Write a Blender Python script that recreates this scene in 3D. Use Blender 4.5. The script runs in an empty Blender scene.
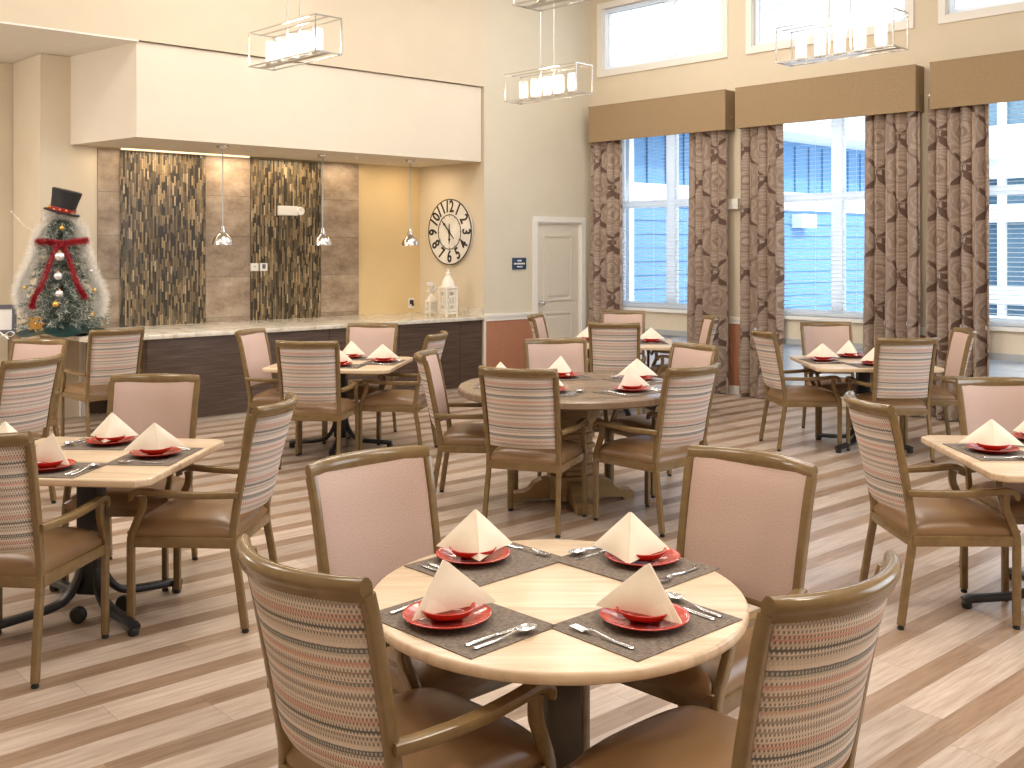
import bpy, bmesh, math, random
from mathutils import Vector, Matrix
random.seed(7)
C = bpy.context.scene.collection
PI = math.pi
# ------------------------------------------------------------------ camera, world, lights, exposure
H = 1.68
cam = bpy.data.objects.new('camera', bpy.data.cameras.new('camera'))
C.objects.link(cam)
cam.location = (0, 0, H)
cam.rotation_euler = (PI/2, 0, 0)
cam.data.sensor_width = 36
cam.data.lens = 36*1035/1024
cam.data.shift_y = -135/1024
cam.data.clip_start = .05
bpy.context.scene.camera = cam
vs = bpy.context.scene.view_settings
vs.view_transform = 'Standard'
vs.look = 'None'
vs.exposure = 0.0
vs.gamma = 1.0
vs.use_curve_mapping = False
world = bpy.data.worlds.new('sky')
bpy.context.scene.world = world
world.use_nodes = True
bg = world.node_tree.nodes['Background']
bg.inputs[0].default_value = (.80, .90, 1.0, 1)
bg.inputs[1].default_value = 5.0
cy = bpy.context.scene.cycles
cy.max_bounces = 7
cy.diffuse_bounces = 4
cy.glossy_bounces = 3
cy.transmission_bounces = 5
cy.transparent_max_bounces = 12
cy.sample_clamp_indirect = 4
cy.caustics_reflective = False
cy.caustics_refractive = False

def light(name, kind, loc, energy, color, size=1.0, size_y=None, aim=None, spot=None):
    d = bpy.data.lights.new(name, kind)
    d.energy = energy
    d.color = color
    if kind == 'AREA':
        d.size = size
        if size_y:
            d.shape = 'RECTANGLE'; d.size_y = size_y
    elif kind == 'SUN':
        d.angle = size
    else:
        d.shadow_soft_size = size
    if spot:
        d.spot_size = spot; d.spot_blend = .6
    o = bpy.data.objects.new(name, d)
    C.objects.link(o)
    o.location = loc
    if aim is not None:
        o.rotation_euler = (Vector(aim)-Vector(loc)).to_track_quat('-Z', 'Y').to_euler()
    return o
WARM = (1.0, .84, .65)
SOFT = (1.0, .955, .89)
COOL = (.80, .90, 1.0)
light('sun', 'SUN', (0, 0, 20), 3.0, (1, .96, .9), .05, aim=(-5.2, 5.8, 13.7))
# unseen fill lamps added below the ceiling to brighten the room
for i, (x, y, e) in enumerate([(-4.5, 5.5, 95), (-1.5, 8.5, 85), (1.2, 6.0, 75), (-1.5, 2.5, 85), (2.6, 2.6, 95), (1.2, 10.6, 65)]):
    light('ceiling_fill_light', 'AREA', (x, y, 5.42), e, SOFT, 1.6, aim=(x, y, 0))
# added cool fill lamp, in place of unbuilt windows right of the camera
light('cool_fill_right', 'AREA', (6.6, 4.4, 2.6), 200, COOL, 4.5, 2.6, aim=(-1, 5.5, 1.0))
p_ = (-6.6, 6.9, 3.45)
light('corridor_fill', 'AREA', p_, 140, SOFT, 1.2, aim=(-5.5, 8.0, 1.2))  # unseen lamp added to brighten the corridor, soffit end and tree
# warm spots over the front tables
light('downlight_front', 'SPOT', (3.2, .9, 5.0), 330, WARM, .10, aim=(1.9, 3.1, 0), spot=1.0)
light('downlight_near', 'SPOT', (-.9, .2, 5.0), 105, WARM, .12, aim=(-.1, 2.4, 0), spot=1.0)

# ------------------------------------------------------------------ room frames
C0 = Vector((1.03, 13.58))
eR = Vector((.696, -.719)).normalized()      # along the window wall, towards the camera
nR = Vector((-.719, -.696)).normalized()     # into the room
eL = Vector((-.749, -.663)).normalized()     # along the door wall, towards the left
nL = Vector((.663, -.749)).normalized()      # into the room
def R(s, off, z):
    p = C0+s*eR+off*nR
    return Vector((p.x, p.y, z))
def L(s, off, z):
    p = C0+s*eL+off*nL
    return Vector((p.x, p.y, z))
P0 = C0+1.823*eL                              # end of the door wall
B0 = P0-1.211*eR                              # back corner of the alcove
def CK(s, off, z):                            # clock wall: s from the front end, off to the left
    p = P0-s*eR+off*eL
    return Vector((p.x, p.y, z))
def BK(s, off, z):                            # alcove back wall: s from the right, off to the room
    p = B0+s*eL+off*nL
    return Vector((p.x, p.y, z))

# ------------------------------------------------------------------ node helper
class V:
    def __init__(self, nt, s): self.nt = nt; self.s = s
    def _op(self, op, *a):
        n = self.nt.nodes.new('ShaderNodeMath'); n.operation = op
        for i, x in enumerate((self,)+a):
            if isinstance(x, V): self.nt.links.new(x.s, n.inputs[i])
            else: n.inputs[i].default_value = x
        return V(self.nt, n.outputs[0])
    def __add__(self, o): return self._op('ADD', o)
    def __sub__(self, o): return self._op('SUBTRACT', o)
    def __mul__(self, o): return self._op('MULTIPLY', o)
    def __truediv__(self, o): return self._op('DIVIDE', o)
    def floor(self): return self._op('FLOOR')
    def fract(self): return self._op('FRACT')
    def abs(self): return self._op('ABSOLUTE')
    def sin(self): return self._op('SINE')
    def cos(self): return self._op('COSINE')
    def lt(self, o): return self._op('LESS_THAN', o)
    def gt(self, o): return self._op('GREATER_THAN', o)
    def mx(self, o): return self._op('MAXIMUM', o)
    def mn(self, o): return self._op('MINIMUM', o)
class G:
    """one material's node graph"""
    def __init__(self, name, rough=.5, metal=0., spec=.5):
        self.m = bpy.data.materials.new(name); self.m.use_nodes = True
        self.nt = self.m.node_tree
        self.b = self.nt.nodes['Principled BSDF']
        self.b.inputs['Roughness'].default_value = rough
        self.b.inputs['Metallic'].default_value = metal
        self.b.inputs['Specular IOR Level'].default_value = spec
    def n(self, t): return self.nt.nodes.new(t)
    def coord(self, kind='Object'):
        tc = self.n('ShaderNodeTexCoord'); self.vec = tc.outputs[kind]
        s = self.n('ShaderNodeSeparateXYZ'); self.nt.links.new(self.vec, s.inputs[0])
        return [V(self.nt, s.outputs[i]) for i in range(3)]
    def comb(self, x=0., y=0., z=0.):
        c = self.n('ShaderNodeCombineXYZ')
        for i, k in enumerate((x, y, z)):
            if isinstance(k, V): self.nt.links.new(k.s, c.inputs[i])
            else: c.inputs[i].default_value = k
        return c.outputs[0]
    def noise(self, vec, scale=5., detail=3., rough=.5):
        t = self.n('ShaderNodeTexNoise'); self.nt.links.new(vec, t.inputs['Vector'])
        t.inputs['Scale'].default_value = scale; t.inputs['Detail'].default_value = detail; t.inputs['Roughness'].default_value = rough
        return V(self.nt, t.outputs['Fac'])
    def white(self, vec):
        t = self.n('ShaderNodeTexWhiteNoise'); t.noise_dimensions = '3D'; self.nt.links.new(vec, t.inputs['Vector'])
        return V(self.nt, t.outputs['Value'])
    def ramp(self, fac, stops, const=False):
        r = self.n('ShaderNodeValToRGB'); self.nt.links.new(fac.s, r.inputs[0])
        e = r.color_ramp
        e.interpolation = 'CONSTANT' if const else 'LINEAR'
        while len(e.elements) < len(stops): e.elements.new(.5)
        for el, (p, c) in zip(e.elements, stops):
            el.position = p; el.color = (*c, 1)
        return r.outputs[0]
    def mix(self, fac, a, b, mode='MIX'):
        m = self.n('ShaderNodeMix'); m.data_type = 'RGBA'; m.blend_type = mode
        if isinstance(fac, V): self.nt.links.new(fac.s, m.inputs[0])
        else: m.inputs[0].default_value = fac
        for i, k in ((6, a), (7, b)):
            if isinstance(k, tuple): m.inputs[i].default_value = (*k, 1)
            else: self.nt.links.new(k, m.inputs[i])
        return m.outputs[2]
    def col(self, c):
        if isinstance(c, tuple): self.b.inputs['Base Color'].default_value = (*c, 1)
        else: self.nt.links.new(c, self.b.inputs['Base Color'])
    def bump(self, h, strength=.2, dist=.01):
        b = self.n('ShaderNodeBump'); b.inputs['Strength'].default_value = strength; b.inputs['Distance'].default_value = dist
        self.nt.links.new(h.s, b.inputs['Height']); self.nt.links.new(b.outputs[0], self.b.inputs['Normal'])
def S(r, g, b):
    f = lambda c: (c/255/12.92) if c/255 <= .04045 else ((c/255+.055)/1.055)**2.4
    return (f(r), f(g), f(b))
def flat(name, c, rough=.5, metal=0., vary=.06, scale=14., bump=0., spec=.5):
    g = G(name, rough, metal, spec)
    g.coord()
    n = g.noise(g.vec, scale, 3)
    a = tuple(max(0, k*(1-vary)) for k in c); b = tuple(min(1, k*(1+vary)) for k in c)
    g.col(g.ramp(n, [(.3, a), (.7, b)]))
    if bump: g.bump(n, bump, .004)
    return g.m
M = {}
M['paint'] = flat('beige wall paint', (.66, .572, .44), .75, vary=.02, scale=3)
M['paint_soffit'] = flat('pale wall paint', (.72, .65, .545), .75, vary=.02, scale=3)
M['paint_daylit'] = flat('daylight-greyed wall paint', (.645, .585, .47), .75, vary=.02, scale=3)  # door wall: cool window daylight put into the beige paint colour
M['paint_gold'] = flat('gold wall paint', (.66, .50, .27), .75, vary=.02, scale=3)
M['panel'] = flat('cream panel paint', (.72, .66, .55), .6, vary=.02)
M['ceiling'] = flat('ceiling paint', (.82, .80, .76), .8, vary=.02)
M['wainscot'] = flat('terracotta wainscot', (.40, .175, .095), .55, vary=.04)
M['trim'] = flat('white trim', (.80, .77, .72), .4, vary=.01)
M['door'] = flat('cream door', (.68, .625, .53), .45, vary=.01)
M['white_frame'] = flat('white vinyl frame', (.85, .87, .88), .4, vary=.01)
M['grey_frame'] = flat('grey metal frame', (.42, .45, .48), .45, vary=.02)
M['frame_wood'] = flat('bronze wood-look enamel', (.195, .124, .052), .21, vary=.13, scale=22, spec=.6)
M['vinyl'] = flat('tan vinyl', (.235, .135, .063), .33, vary=.05, scale=9)
M['black'] = flat('black metal', (.012, .012, .014), .42, vary=.2)
M['bronze'] = flat('dark bronze metal', (.06, .043, .028), .38, vary=.1, metal=.3)
M['rubber'] = flat('black rubber', (.01, .01, .011), .5, vary=.1)
M['chrome'] = flat('polished nickel', (.66, .645, .62), .24, 1., vary=.02)
M['steel'] = flat('stainless steel', (.62, .61, .60), .24, 1., vary=.02)
M['red'] = flat('red glazed stoneware', (.46, .035, .022), .16, vary=.05)
M['napkin'] = flat('ivory napkin cloth', (.84, .75, .62), .85, vary=.02, scale=40, bump=.1)
M['white'] = flat('white plastic', (.78, .76, .72), .45, vary=.01)
M['lantern'] = flat('cream painted metal', (.82, .77, .68), .55, vary=.03)
M['navy'] = flat('navy plaque', (.012, .035, .085), .35, vary=.02)
M['ink'] = flat('black ink', (.015, .014, .013), .6, vary=.05)
M['paper'] = flat('white paper', (.83, .81, .78), .8, vary=.01)
M['slate'] = flat('slate grey frame', (.11, .11, .13), .4, vary=.05)
M['clock'] = flat('whitewashed clock board', (.74, .71, .67), .7, vary=.10, scale=6)
M['hat'] = flat('black felt', (.012, .011, .013), .7, vary=.2)
M['gold'] = flat('gold tinsel', (.75, .42, .10), .3, .8, vary=.2)
M['silver'] = flat('silver bauble', (.75, .75, .78), .25, .7, vary=.05)
M['tinsel_red'] = flat('red tinsel', (.36, .012, .022), .35, vary=.4, scale=60)
M['boa'] = flat('white feather boa', (.93, .91, .87), .9, vary=.05)
M['skirt'] = flat('dark green satin', (.012, .035, .032), .3, vary=.3)
M['needles'] = flat('frosted green needles', (.13, .175, .14), .7, vary=.5, scale=60)
M['bark'] = flat('brown bark', (.10, .06, .035), .8, vary=.2)
M['siding'] = flat('blue lap siding', (.105, .25, .45), .6, vary=.03)
M['siding_trim'] = flat('white siding trim', (.85, .87, .9), .6, vary=.01)
M['roofing'] = flat('pale grey shingles', (.50, .56, .62), .8, vary=.1)
M['concrete'] = flat('pale concrete', (.60, .62, .63), .8, vary=.05)
M['dark_glass'] = flat('dark window glass', (.10, .17, .22), .1, vary=.1)
M['slat'] = flat('white blind slat', (.86, .88, .90), .5, vary=.01)
M['valance'] = (lambda: None)()
def _valance():
    g = G('tan woven valance cloth', .85, spec=.2)
    g.coord(); n = g.noise(g.vec, 90, 2); k = g.noise(g.vec, 240, 1)
    g.col(g.ramp(n*.5+k*.5, [(.3, (.27, .185, .105)), (.7, (.38, .275, .165))]))
    return g.m
M['valance'] = _valance()
def _granite():
    g = G('cream granite', .12)
    g.coord(); n = g.noise(g.vec, 7, 5, .65); k = g.noise(g.vec, 90, 2)
    a = g.ramp(n, [(.3, (.44, .37, .29)), (.48, (.70, .64, .54)), (.7, (.82, .78, .70))])
    g.col(g.mix(k.gt(.63)*.6, a, (.25, .21, .18)))
    return g.m
M['granite'] = _granite()
def _laminate():
    g = G('dark wood laminate', .35)
    x, y, z = g.coord()
    n = g.noise(g.comb(x*.8, y*.8, z*26), 3.2, 4, .6)
    g.col(g.ramp(n, [(.28, (.040, .024, .017)), (.5, (.082, .051, .037)), (.72, (.135, .09, .066))]))
    return g.m
M['laminate'] = _laminate()
def _floor():
    g = G('two tone plank floor', .33)
    x, y, z = g.coord()
    c = x*nL.x+y*nL.y              # across the planks
    a = x*eL.x+y*eL.y              # along the planks
    per = .2775
    t = (c+4.2466)/per
    k = t.floor(); f = t-k
    dark = f.lt(.378)
    row = k*2+dark
    off = g.white(g.comb(row, 3.3, 1.7))
    pl = (a/1.22+off*7.0)
    pid = pl.floor(); pf = pl-pid
    rnd = g.white(g.comb(row, pid, 5.1))
    rnd2 = g.white(g.comb(row, pid, 9.7))
    gv = g.comb(a*1.0+rnd*31.0, c*14.0, rnd*17.0)
    grain = g.noise(gv, 3.0, 5, .62)
    fine = g.noise(g.comb(a*3.0+rnd*31.0, c*90.0, rnd), 3.0, 3, .6)
    gr = grain*.7+fine*.3
    lightc = g.ramp(gr, [(.30, (.33, .235, .175)), (.50, (.475, .37, .295)), (.70, (.61, .50, .42))])
    darkc = g.ramp(gr, [(.30, (.185, .108, .065)), (.52, (.305, .20, .13)), (.72, (.38, .26, .175))])
    base = g.mix(dark, lightc, darkc)
    tone = rnd2*.32+.82
    base = g.mix(1.0, base, g.comb(tone, tone, tone), 'MULTIPLY')
    seam = (pf.lt(.0022)).mx(f.lt(.006)).mx((f-.378).abs().lt(.006))
    base = g.mix(seam*.45, base, (.09, .06, .045))
    g.col(base)
    g.bump(gr, .05, .003)
    return g.m
M['floor'] = _floor()
def _stone():
    g = G('taupe stone tile', .42)
    x, y, z = g.coord('UV')
    n = g.noise(g.comb(x*1.6, y*2.6, 0.), 2.2, 5, .6)
    k = g.noise(g.comb(x, y*1.0, 4.), 26, 3)
    row = ((y-.03)/.447)
    f = row.fract(); r = g.white(g.comb(row.floor(), 1.2, 2.))
    a = g.ramp(n*.8+k*.2, [(.28, (.155, .102, .064)), (.5, (.31, .23, .16)), (.72, (.47, .375, .285))])
    tone = r*.28+.84
    a = g.mix(1.0, a, g.comb(tone, tone, tone), 'MULTIPLY')
    g.col(g.mix(f.lt(.012)*.7, a, (.09, .07, .055)))
    return g.m
M['stone'] = _stone()
def _mosaic():
    g = G('stick glass mosaic', .3, spec=.25)
    x, y, z = g.coord('UV')
    cx = x/.0195; ci = cx.floor(); cf = cx-ci
    r = g.white(g.comb(ci, .5, .5))
    ln = g.white(g.comb(ci, 7.5, .5))*.05+.085
    cyv = y/ln+r*9.0; yi = cyv.floor(); yf = cyv-yi
    w = g.white(g.comb(ci, yi, 3.0))
    a = g.ramp(w, [(0, (.038, .030, .019)), (.24, (.095, .073, .044)), (.44, (.17, .122, .068)), (.64, (.255, .185, .10)), (.84, (.34, .25, .14)), (.92, (.11, .09, .06)), (.97, (.44, .34, .21))], True)
    gap = (cf.lt(.17)).mx(yf.lt(.04))
    g.col(g.mix(gap*.85, a, (.05, .038, .026)))
    g.bump(w*(gap*-1.+1.), .5, .006)
    return g.m
M['mosaic'] = _mosaic()
def _wood(name, stops, rough, ax=0, scale=3., band=16.):
    g = G(name, rough)
    c = g.coord()
    k = [c[0]*band, c[1]*band, c[2]*4.]
    k[ax] = c[ax]*1.2
    n = g.noise(g.comb(*k), scale, 5, .6)
    i = (c[1-ax]/.11).floor(); w = g.white(g.comb(i, 2.2, 1.))
    g.col(g.ramp(n*.75+w*.25, stops))
    return g.m
M['maple'] = _wood('pale maple laminate', [(.28, (.43, .295, .175)), (.5, (.60, .445, .295)), (.72, (.72, .565, .405))], .30)
M['maple_edge'] = _wood('pale maple edge', [(.25, (.42, .28, .165)), (.5, (.56, .40, .26)), (.75, (.66, .50, .35))], .32)
M['oak'] = _wood('weathered oak', [(.25, (.15, .10, .062)), (.5, (.23, .16, .105)), (.75, (.31, .23, .16))], .26)
M['oak_gold'] = _wood('golden oak', [(.25, (.19, .115, .05)), (.5, (.30, .19, .09)), (.75, (.40, .27, .14))], .38)
def _pink():
    g = G('dusty pink weave', .9, spec=.2)
    x, y, z = g.coord('UV')
    a = (x*2200.).sin()*(y*2200.).sin(); n = g.noise(g.vec, 260, 2)
    g.col(g.ramp(a*.15+n, [(.25, (.47, .325, .275)), (.75, (.66, .50, .44))]))
    return g.m
M['pink'] = _pink()
def _stripe():
    g = G('striped tweed', .9, spec=.2)
    x, y, z = g.coord('UV')
    n = g.noise(g.comb(x*60., y*10., 0.), 3, 2)
    t = ((y+n*.0035-.0018)/.215).fract()
    cream, rose, sand = (.70, .60, .54), (.60, .31, .25), (.56, .47, .40)
    stops = []
    seq = [(0, cream), (.04, sand), (.075, (.33, .21, .16)), (.10, cream), (.15, rose), (.20, cream), (.25, (.45, .40, .35)), (.28, (.085, .105, .115)), (.335, cream), (.38, sand), (.44, (.36, .30, .26)), (.47, cream), (.50, (.055, .06, .065)), (.535, sand), (.58, rose), (.635, (.60, .34, .26)), (.66, cream), (.74, (.42, .34, .29)), (.77, cream), (.83, (.34, .27, .23)), (.87, cream), (.92, (.60, .40, .32)), (.96, (.27, .24, .22))]
    base = g.ramp(t, seq, True)
    row = (y/.0102); rf = row.fract(); ri = row.floor()
    tick = ((x/.0078+ri*.37).fract().lt(.46))*(rf.gt(.26))*(rf.lt(.80))
    rr = g.white(g.comb(ri, 4.4, 1.)).gt(.30)
    tick2 = ((x/.0078+ri*.37+.5).fract().lt(.42))*(rf.gt(.2))*(rf.lt(.8))
    base = g.mix(tick2*.55, base, (.80, .74, .69))
    fl = g.noise(g.vec, 420, 1)
    base = g.mix(tick*rr*.80, base, (.085, .075, .065))
    g.col(g.mix(fl*.30, base, (.78, .70, .64)))
    g.bump(tick, .35, .003)
    return g.m
M['stripe'] = _stripe()
def _mat():
    g = G('charcoal woven placemat', .8, spec=.2)
    x, y, z = g.coord()
    a = g.noise(g.comb(x*16., y*130., 0.), 3, 2); b = g.noise(g.comb(x*130., y*16., 3.), 3, 2)
    g.col(g.ramp(a*.5+b*.5, [(.3, (.055, .043, .034)), (.5, (.17, .135, .108)), (.7, (.36, .29, .235))]))
    return g.m
M['mat'] = _mat()
def _damask():
    g = G('taupe damask drapery', .75, spec=.25)
    x, y, z = g.coord('UV')
    wob = g.noise(g.vec, 9, 2)
    a = x/.47+(wob-.5)*.03; b = y/.70+(wob-.5)*.02
    p = a+b; q = a-b
    net = (p*PI).cos().abs().mn((q*PI).cos().abs())
    line = net.lt(wob*.06+.04)
    hh = (b*2*PI).sin()*(a*2*PI).cos()
    d = (a*2*PI).cos()*(b*2*PI).cos()
    up = hh.gt(.10)
    sa = (a*2*PI).sin().abs(); sb = (b*2*PI).sin().abs()
    chev = net.lt(hh*.38-.01)*(hh.gt(.10))*((net.gt(hh*.70-.48)).mx(sa.lt(.08)))
    vee = net.lt(.13)*(hh.lt(-.38))*(hh.gt(-.88))
    clover = (d*-1.).gt(.60)*(sa.gt(.40))*(sa.lt(.74))*((sb+sa*.35).lt(.46))
    diamond = (d*-1.).gt(.955)*(sa.lt(.15))
    ring = d.gt(.50)*d.lt(.60)
    core = d.gt(.86)*(d.lt(.95))
    swirl = ((d*20.+hh*9.+wob*16.).sin().gt(.35))
    dark = chev.mx(clover).mx(vee).mx(diamond)
    base = g.mix(swirl*.5, (.37, .28, .225), (.56, .46, .39))
    base = g.mix(core.mx(ring).mx(line)*.75, base, (.22, .155, .12))
    base = g.mix(dark*.94, base, (.098, .050, .036))
    sh = g.noise(g.comb(x*300., y*20., 0.), 3, 2)
    g.col(g.mix(sh*.2, base, (.50, .41, .35)))
    return g.m
M['damask'] = _damask()
def _glass(name, tint=(1, 1, 1), gl=.10, rough=.02):
    m = bpy.data.materials.new(name); m.use_nodes = True
    nt = m.node_tree; nt.nodes.remove(nt.nodes['Principled BSDF'])
    t = nt.nodes.new('ShaderNodeBsdfTransparent'); t.inputs[0].default_value = (*tint, 1)
    r = nt.nodes.new('ShaderNodeBsdfGlossy'); r.inputs['Roughness'].default_value = rough
    f = nt.nodes.new('ShaderNodeFresnel'); f.inputs[0].default_value = 1.2+gl
    mx = nt.nodes.new('ShaderNodeMixShader')
    nt.links.new(f.outputs[0], mx.inputs[0]); nt.links.new(t.outputs[0], mx.inputs[1]); nt.links.new(r.outputs[0], mx.inputs[2])
    nt.links.new(mx.outputs[0], nt.nodes['Material Output'].inputs[0])
    return m
M['glass'] = _glass('window glass', (.97, .985, 1))
def _candle():
    m = bpy.data.materials.new('fluted candle glass'); m.use_nodes = True
    nt = m.node_tree; nt.nodes.remove(nt.nodes['Principled BSDF'])
    t = nt.nodes.new('ShaderNodeBsdfTransparent'); r = nt.nodes.new('ShaderNodeBsdfTranslucent'); r.inputs[0].default_value = (.95, .93, .9, 1)
    mx = nt.nodes.new('ShaderNodeMixShader'); mx.inputs[0].default_value = .38
    nt.links.new(t.outputs[0], mx.inputs[1]); nt.links.new(r.outputs[0], mx.inputs[2])
    nt.links.new(mx.outputs[0], nt.nodes['Material Output'].inputs[0])
    return m
M['candle'] = _candle()
def translucent(name, c, f):
    m = bpy.data.materials.new(name); m.use_nodes = True
    nt = m.node_tree; p = nt.nodes['Principled BSDF']; p.inputs['Base Color'].default_value = (*c, 1); p.inputs['Roughness'].default_value = .45
    r = nt.nodes.new('ShaderNodeBsdfTranslucent'); r.inputs[0].default_value = (*c, 1)
    mx = nt.nodes.new('ShaderNodeMixShader'); mx.inputs[0].default_value = f
    nt.links.new(p.outputs[0], mx.inputs[1]); nt.links.new(r.outputs[0], mx.inputs[2]); nt.links.new(mx.outputs[0], nt.nodes['Material Output'].inputs[0])
    return m
M['boa'] = translucent('white feather boa', (.95, .93, .89), .5)
M['slat'] = translucent('white blind slat', (.88, .90, .92), .45)
M['vinyl_frame'] = translucent('white vinyl window frame', (.93, .94, .95), .60)
def emit(name, c, s):
    m = bpy.data.materials.new(name); m.use_nodes = True
    b = m.node_tree.nodes['Principled BSDF']
    b.inputs['Base Color'].default_value = (*c, 1); b.inputs['Emission Color'].default_value = (*c, 1); b.inputs['Emission Strength'].default_value = s
    return m
M['bulb'] = emit('glowing bulb', (1, .92, .80), 30)
M['led'] = emit('warm led strip', (1, .80, .52), 1.6)
M['lamp_glow'] = emit('pendant bulb', (1, .85, .62), 8)

# ------------------------------------------------------------------ mesh helpers
class B:
    """collects shapes in one bmesh and links them as one object"""
    def __init__(self):
        self.bm = bmesh.new(); self.uv = self.bm.loops.layers.uv.new('UVMap')
    def box(self, c, size, rot=None, bevel=0.):
        r = bmesh.ops.create_cube(self.bm, size=1)
        vsx = r['verts']
        bmesh.ops.scale(self.bm, vec=Vector(size), verts=vsx)
        if bevel:
            ed = list({e for v in vsx for e in v.link_edges})
            rb = bmesh.ops.bevel(self.bm, geom=ed, offset=bevel, segments=2, affect='EDGES', profile=.6)
            vsx = list({v for f in rb['faces'] for v in f.verts} | {v for v in vsx if v.is_valid})
        m = Matrix.Translation(Vector(c))
        if rot is not None: m = m @ rot.to_4x4()
        bmesh.ops.transform(self.bm, matrix=m, verts=vsx)
        return self
    def bar(self, a, b, w, h, up=(0, 0, 1), bevel=0.):
        a = Vector(a); b = Vector(b); d = (b-a); ln = d.length; d.normalize()
        s = d.cross(Vector(up)).normalized() if abs(d.dot(Vector(up))) < .999 else Vector((1, 0, 0))
        u = s.cross(d)
        return self.box((a+b)/2, (w, ln, h), Matrix((s, d, u)).transposed(), bevel)
    def prism(self, pts, z0, z1, bevel=0.):
        """polygon in XY extruded in Z"""
        lo = [self.bm.verts.new((x, y, z0)) for x, y in pts]; hi = [self.bm.verts.new((x, y, z1)) for x, y in pts]
        n = len(pts)
        fs = [self.bm.faces.new(list(reversed(lo))), self.bm.faces.new(hi)]
        for i in range(n): fs.append(self.bm.faces.new((lo[i], lo[(i+1) % n], hi[(i+1) % n], hi[i])))
        if bevel:
            ed = [e for f in fs[:2] for e in f.edges]
            bmesh.ops.bevel(self.bm, geom=ed, offset=bevel, segments=3, affect='EDGES', profile=.5)
        return self
    def poly(self, p3, thick):
        """planar polygon of 3D points, thickened along thick (a vector)"""
        lo = [self.bm.verts.new(Vector(p)) for p in p3]; hi = [self.bm.verts.new(Vector(p)+Vector(thick)) for p in p3]
        n = len(p3)
        self.bm.faces.new(list(reversed(lo))); self.bm.faces.new(hi)
        for i in range(n): self.bm.faces.new((lo[i], lo[(i+1) % n], hi[(i+1) % n], hi[i]))
        return self
    def sweep(self, path, sec, side=(1, 0, 0), scale=None, closed=True):
        """section (list of (u,v)) along a path; u follows side, v the normal"""
        path = [Vector(p) for p in path]; n = len(path); rings = []
        sd0 = Vector(side)
        for i, p in enumerate(path):
            t = (path[min(i+1, n-1)]-path[max(i-1, 0)]).normalized()
            sd = (sd0-t*sd0.dot(t))
            sd = sd.normalized() if sd.length > 1e-4 else t.orthogonal().normalized()
            nm = t.cross(sd)
            k = scale[i] if scale else 1
            rings.append([self.bm.verts.new(p+sd*u*k+nm*v*k) for u, v in sec])
        m = len(sec)
        for i in range(n-1):
            for j in range(m):
                self.bm.faces.new((rings[i][j], rings[i][(j+1) % m], rings[i+1][(j+1) % m], rings[i+1][j]))
        self.bm.faces.new(list(reversed(rings[0]))); self.bm.faces.new(rings[-1])
        return self
    def tube(self, path, r, seg=8, scale=None):
        return self.sweep(path, [(r*math.cos(2*PI*i/seg), r*math.sin(2*PI*i/seg)) for i in range(seg)], (.31, .17, .93) if abs((Vector(path[-1])-Vector(path[0])).normalized().z) < .8 else (1, 0, 0), scale)
    def lathe(self, prof, c=(0, 0, 0), seg=24, rot=None, cap=True):
        c = Vector(c); rings = []
        for r, z in prof:
            ring = []
            for i in range(seg):
                v = Vector((r*math.cos(2*PI*i/seg), r*math.sin(2*PI*i/seg), z))
                if rot is not None: v = rot @ v
                ring.append(self.bm.verts.new(v+c))
            rings.append(ring)
        for a, b in zip(rings, rings[1:]):
            for i in range(seg): self.bm.faces.new((a[i], a[(i+1) % seg], b[(i+1) % seg], b[i]))
        if cap:
            self.bm.faces.new(list(reversed(rings[0]))); self.bm.faces.new(rings[-1])
        return self
    def slab(self, fn, nu, nv, th, uvs=None):
        """fn(i/nu, j/nv) -> point; thickened by the vector function or number th along the grid normal"""
        P = [[Vector(fn(i/nu, j/nv)) for j in range(nv+1)] for i in range(nu+1)]
        N = [[None]*(nv+1) for _ in range(nu+1)]
        for i in range(nu+1):
            for j in range(nv+1):
                du = P[min(i+1, nu)][j]-P[max(i-1, 0)][j]; dv = P[i][min(j+1, nv)]-P[i][max(j-1, 0)]
                N[i][j] = du.cross(dv).normalized()
        A = [[self.bm.verts.new(P[i][j]) for j in range(nv+1)] for i in range(nu+1)]
        Bv = [[self.bm.verts.new(P[i][j]-N[i][j]*th) for j in range(nv+1)] for i in range(nu+1)]
        def face(vv, ij):
            f = self.bm.faces.new(vv)
            if uvs:
                for l, (i, j) in zip(f.loops, ij): l[self.uv].uv = uvs(i/nu, j/nv)
        for i in range(nu):
            for j in range(nv):
                q = [(i, j), (i+1, j), (i+1, j+1), (i, j+1)]
                face([A[a][b] for a, b in q], q); q2 = q[::-1]
                face([Bv[a][b] for a, b in q2], q2)
        edge = [(i, 0) for i in range(nu)]+[(nu, j) for j in range(nv)]+[(i, nv) for i in range(nu, 0, -1)]+[(0, j) for j in range(nv, 0, -1)]
        for k in range(len(edge)):
            a = edge[k]; b = edge[(k+1) % len(edge)]
            face([Bv[a[0]][a[1]], Bv[b[0]][b[1]], A[b[0]][b[1]], A[a[0]][a[1]]], [a, b, b, a])
        return self
    def ball(self, c, r, sub=2, sc=(1, 1, 1)):
        q = bmesh.ops.create_icosphere(self.bm, subdivisions=sub, radius=r)
        bmesh.ops.transform(self.bm, matrix=Matrix.Translation(Vector(c)) @ Matrix.Diagonal((*sc, 1)), verts=q['verts'])
        return self
    def tri(self, a, b, c):
        self.bm.faces.new([self.bm.verts.new(Vector(p)) for p in (a, b, c)])
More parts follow.
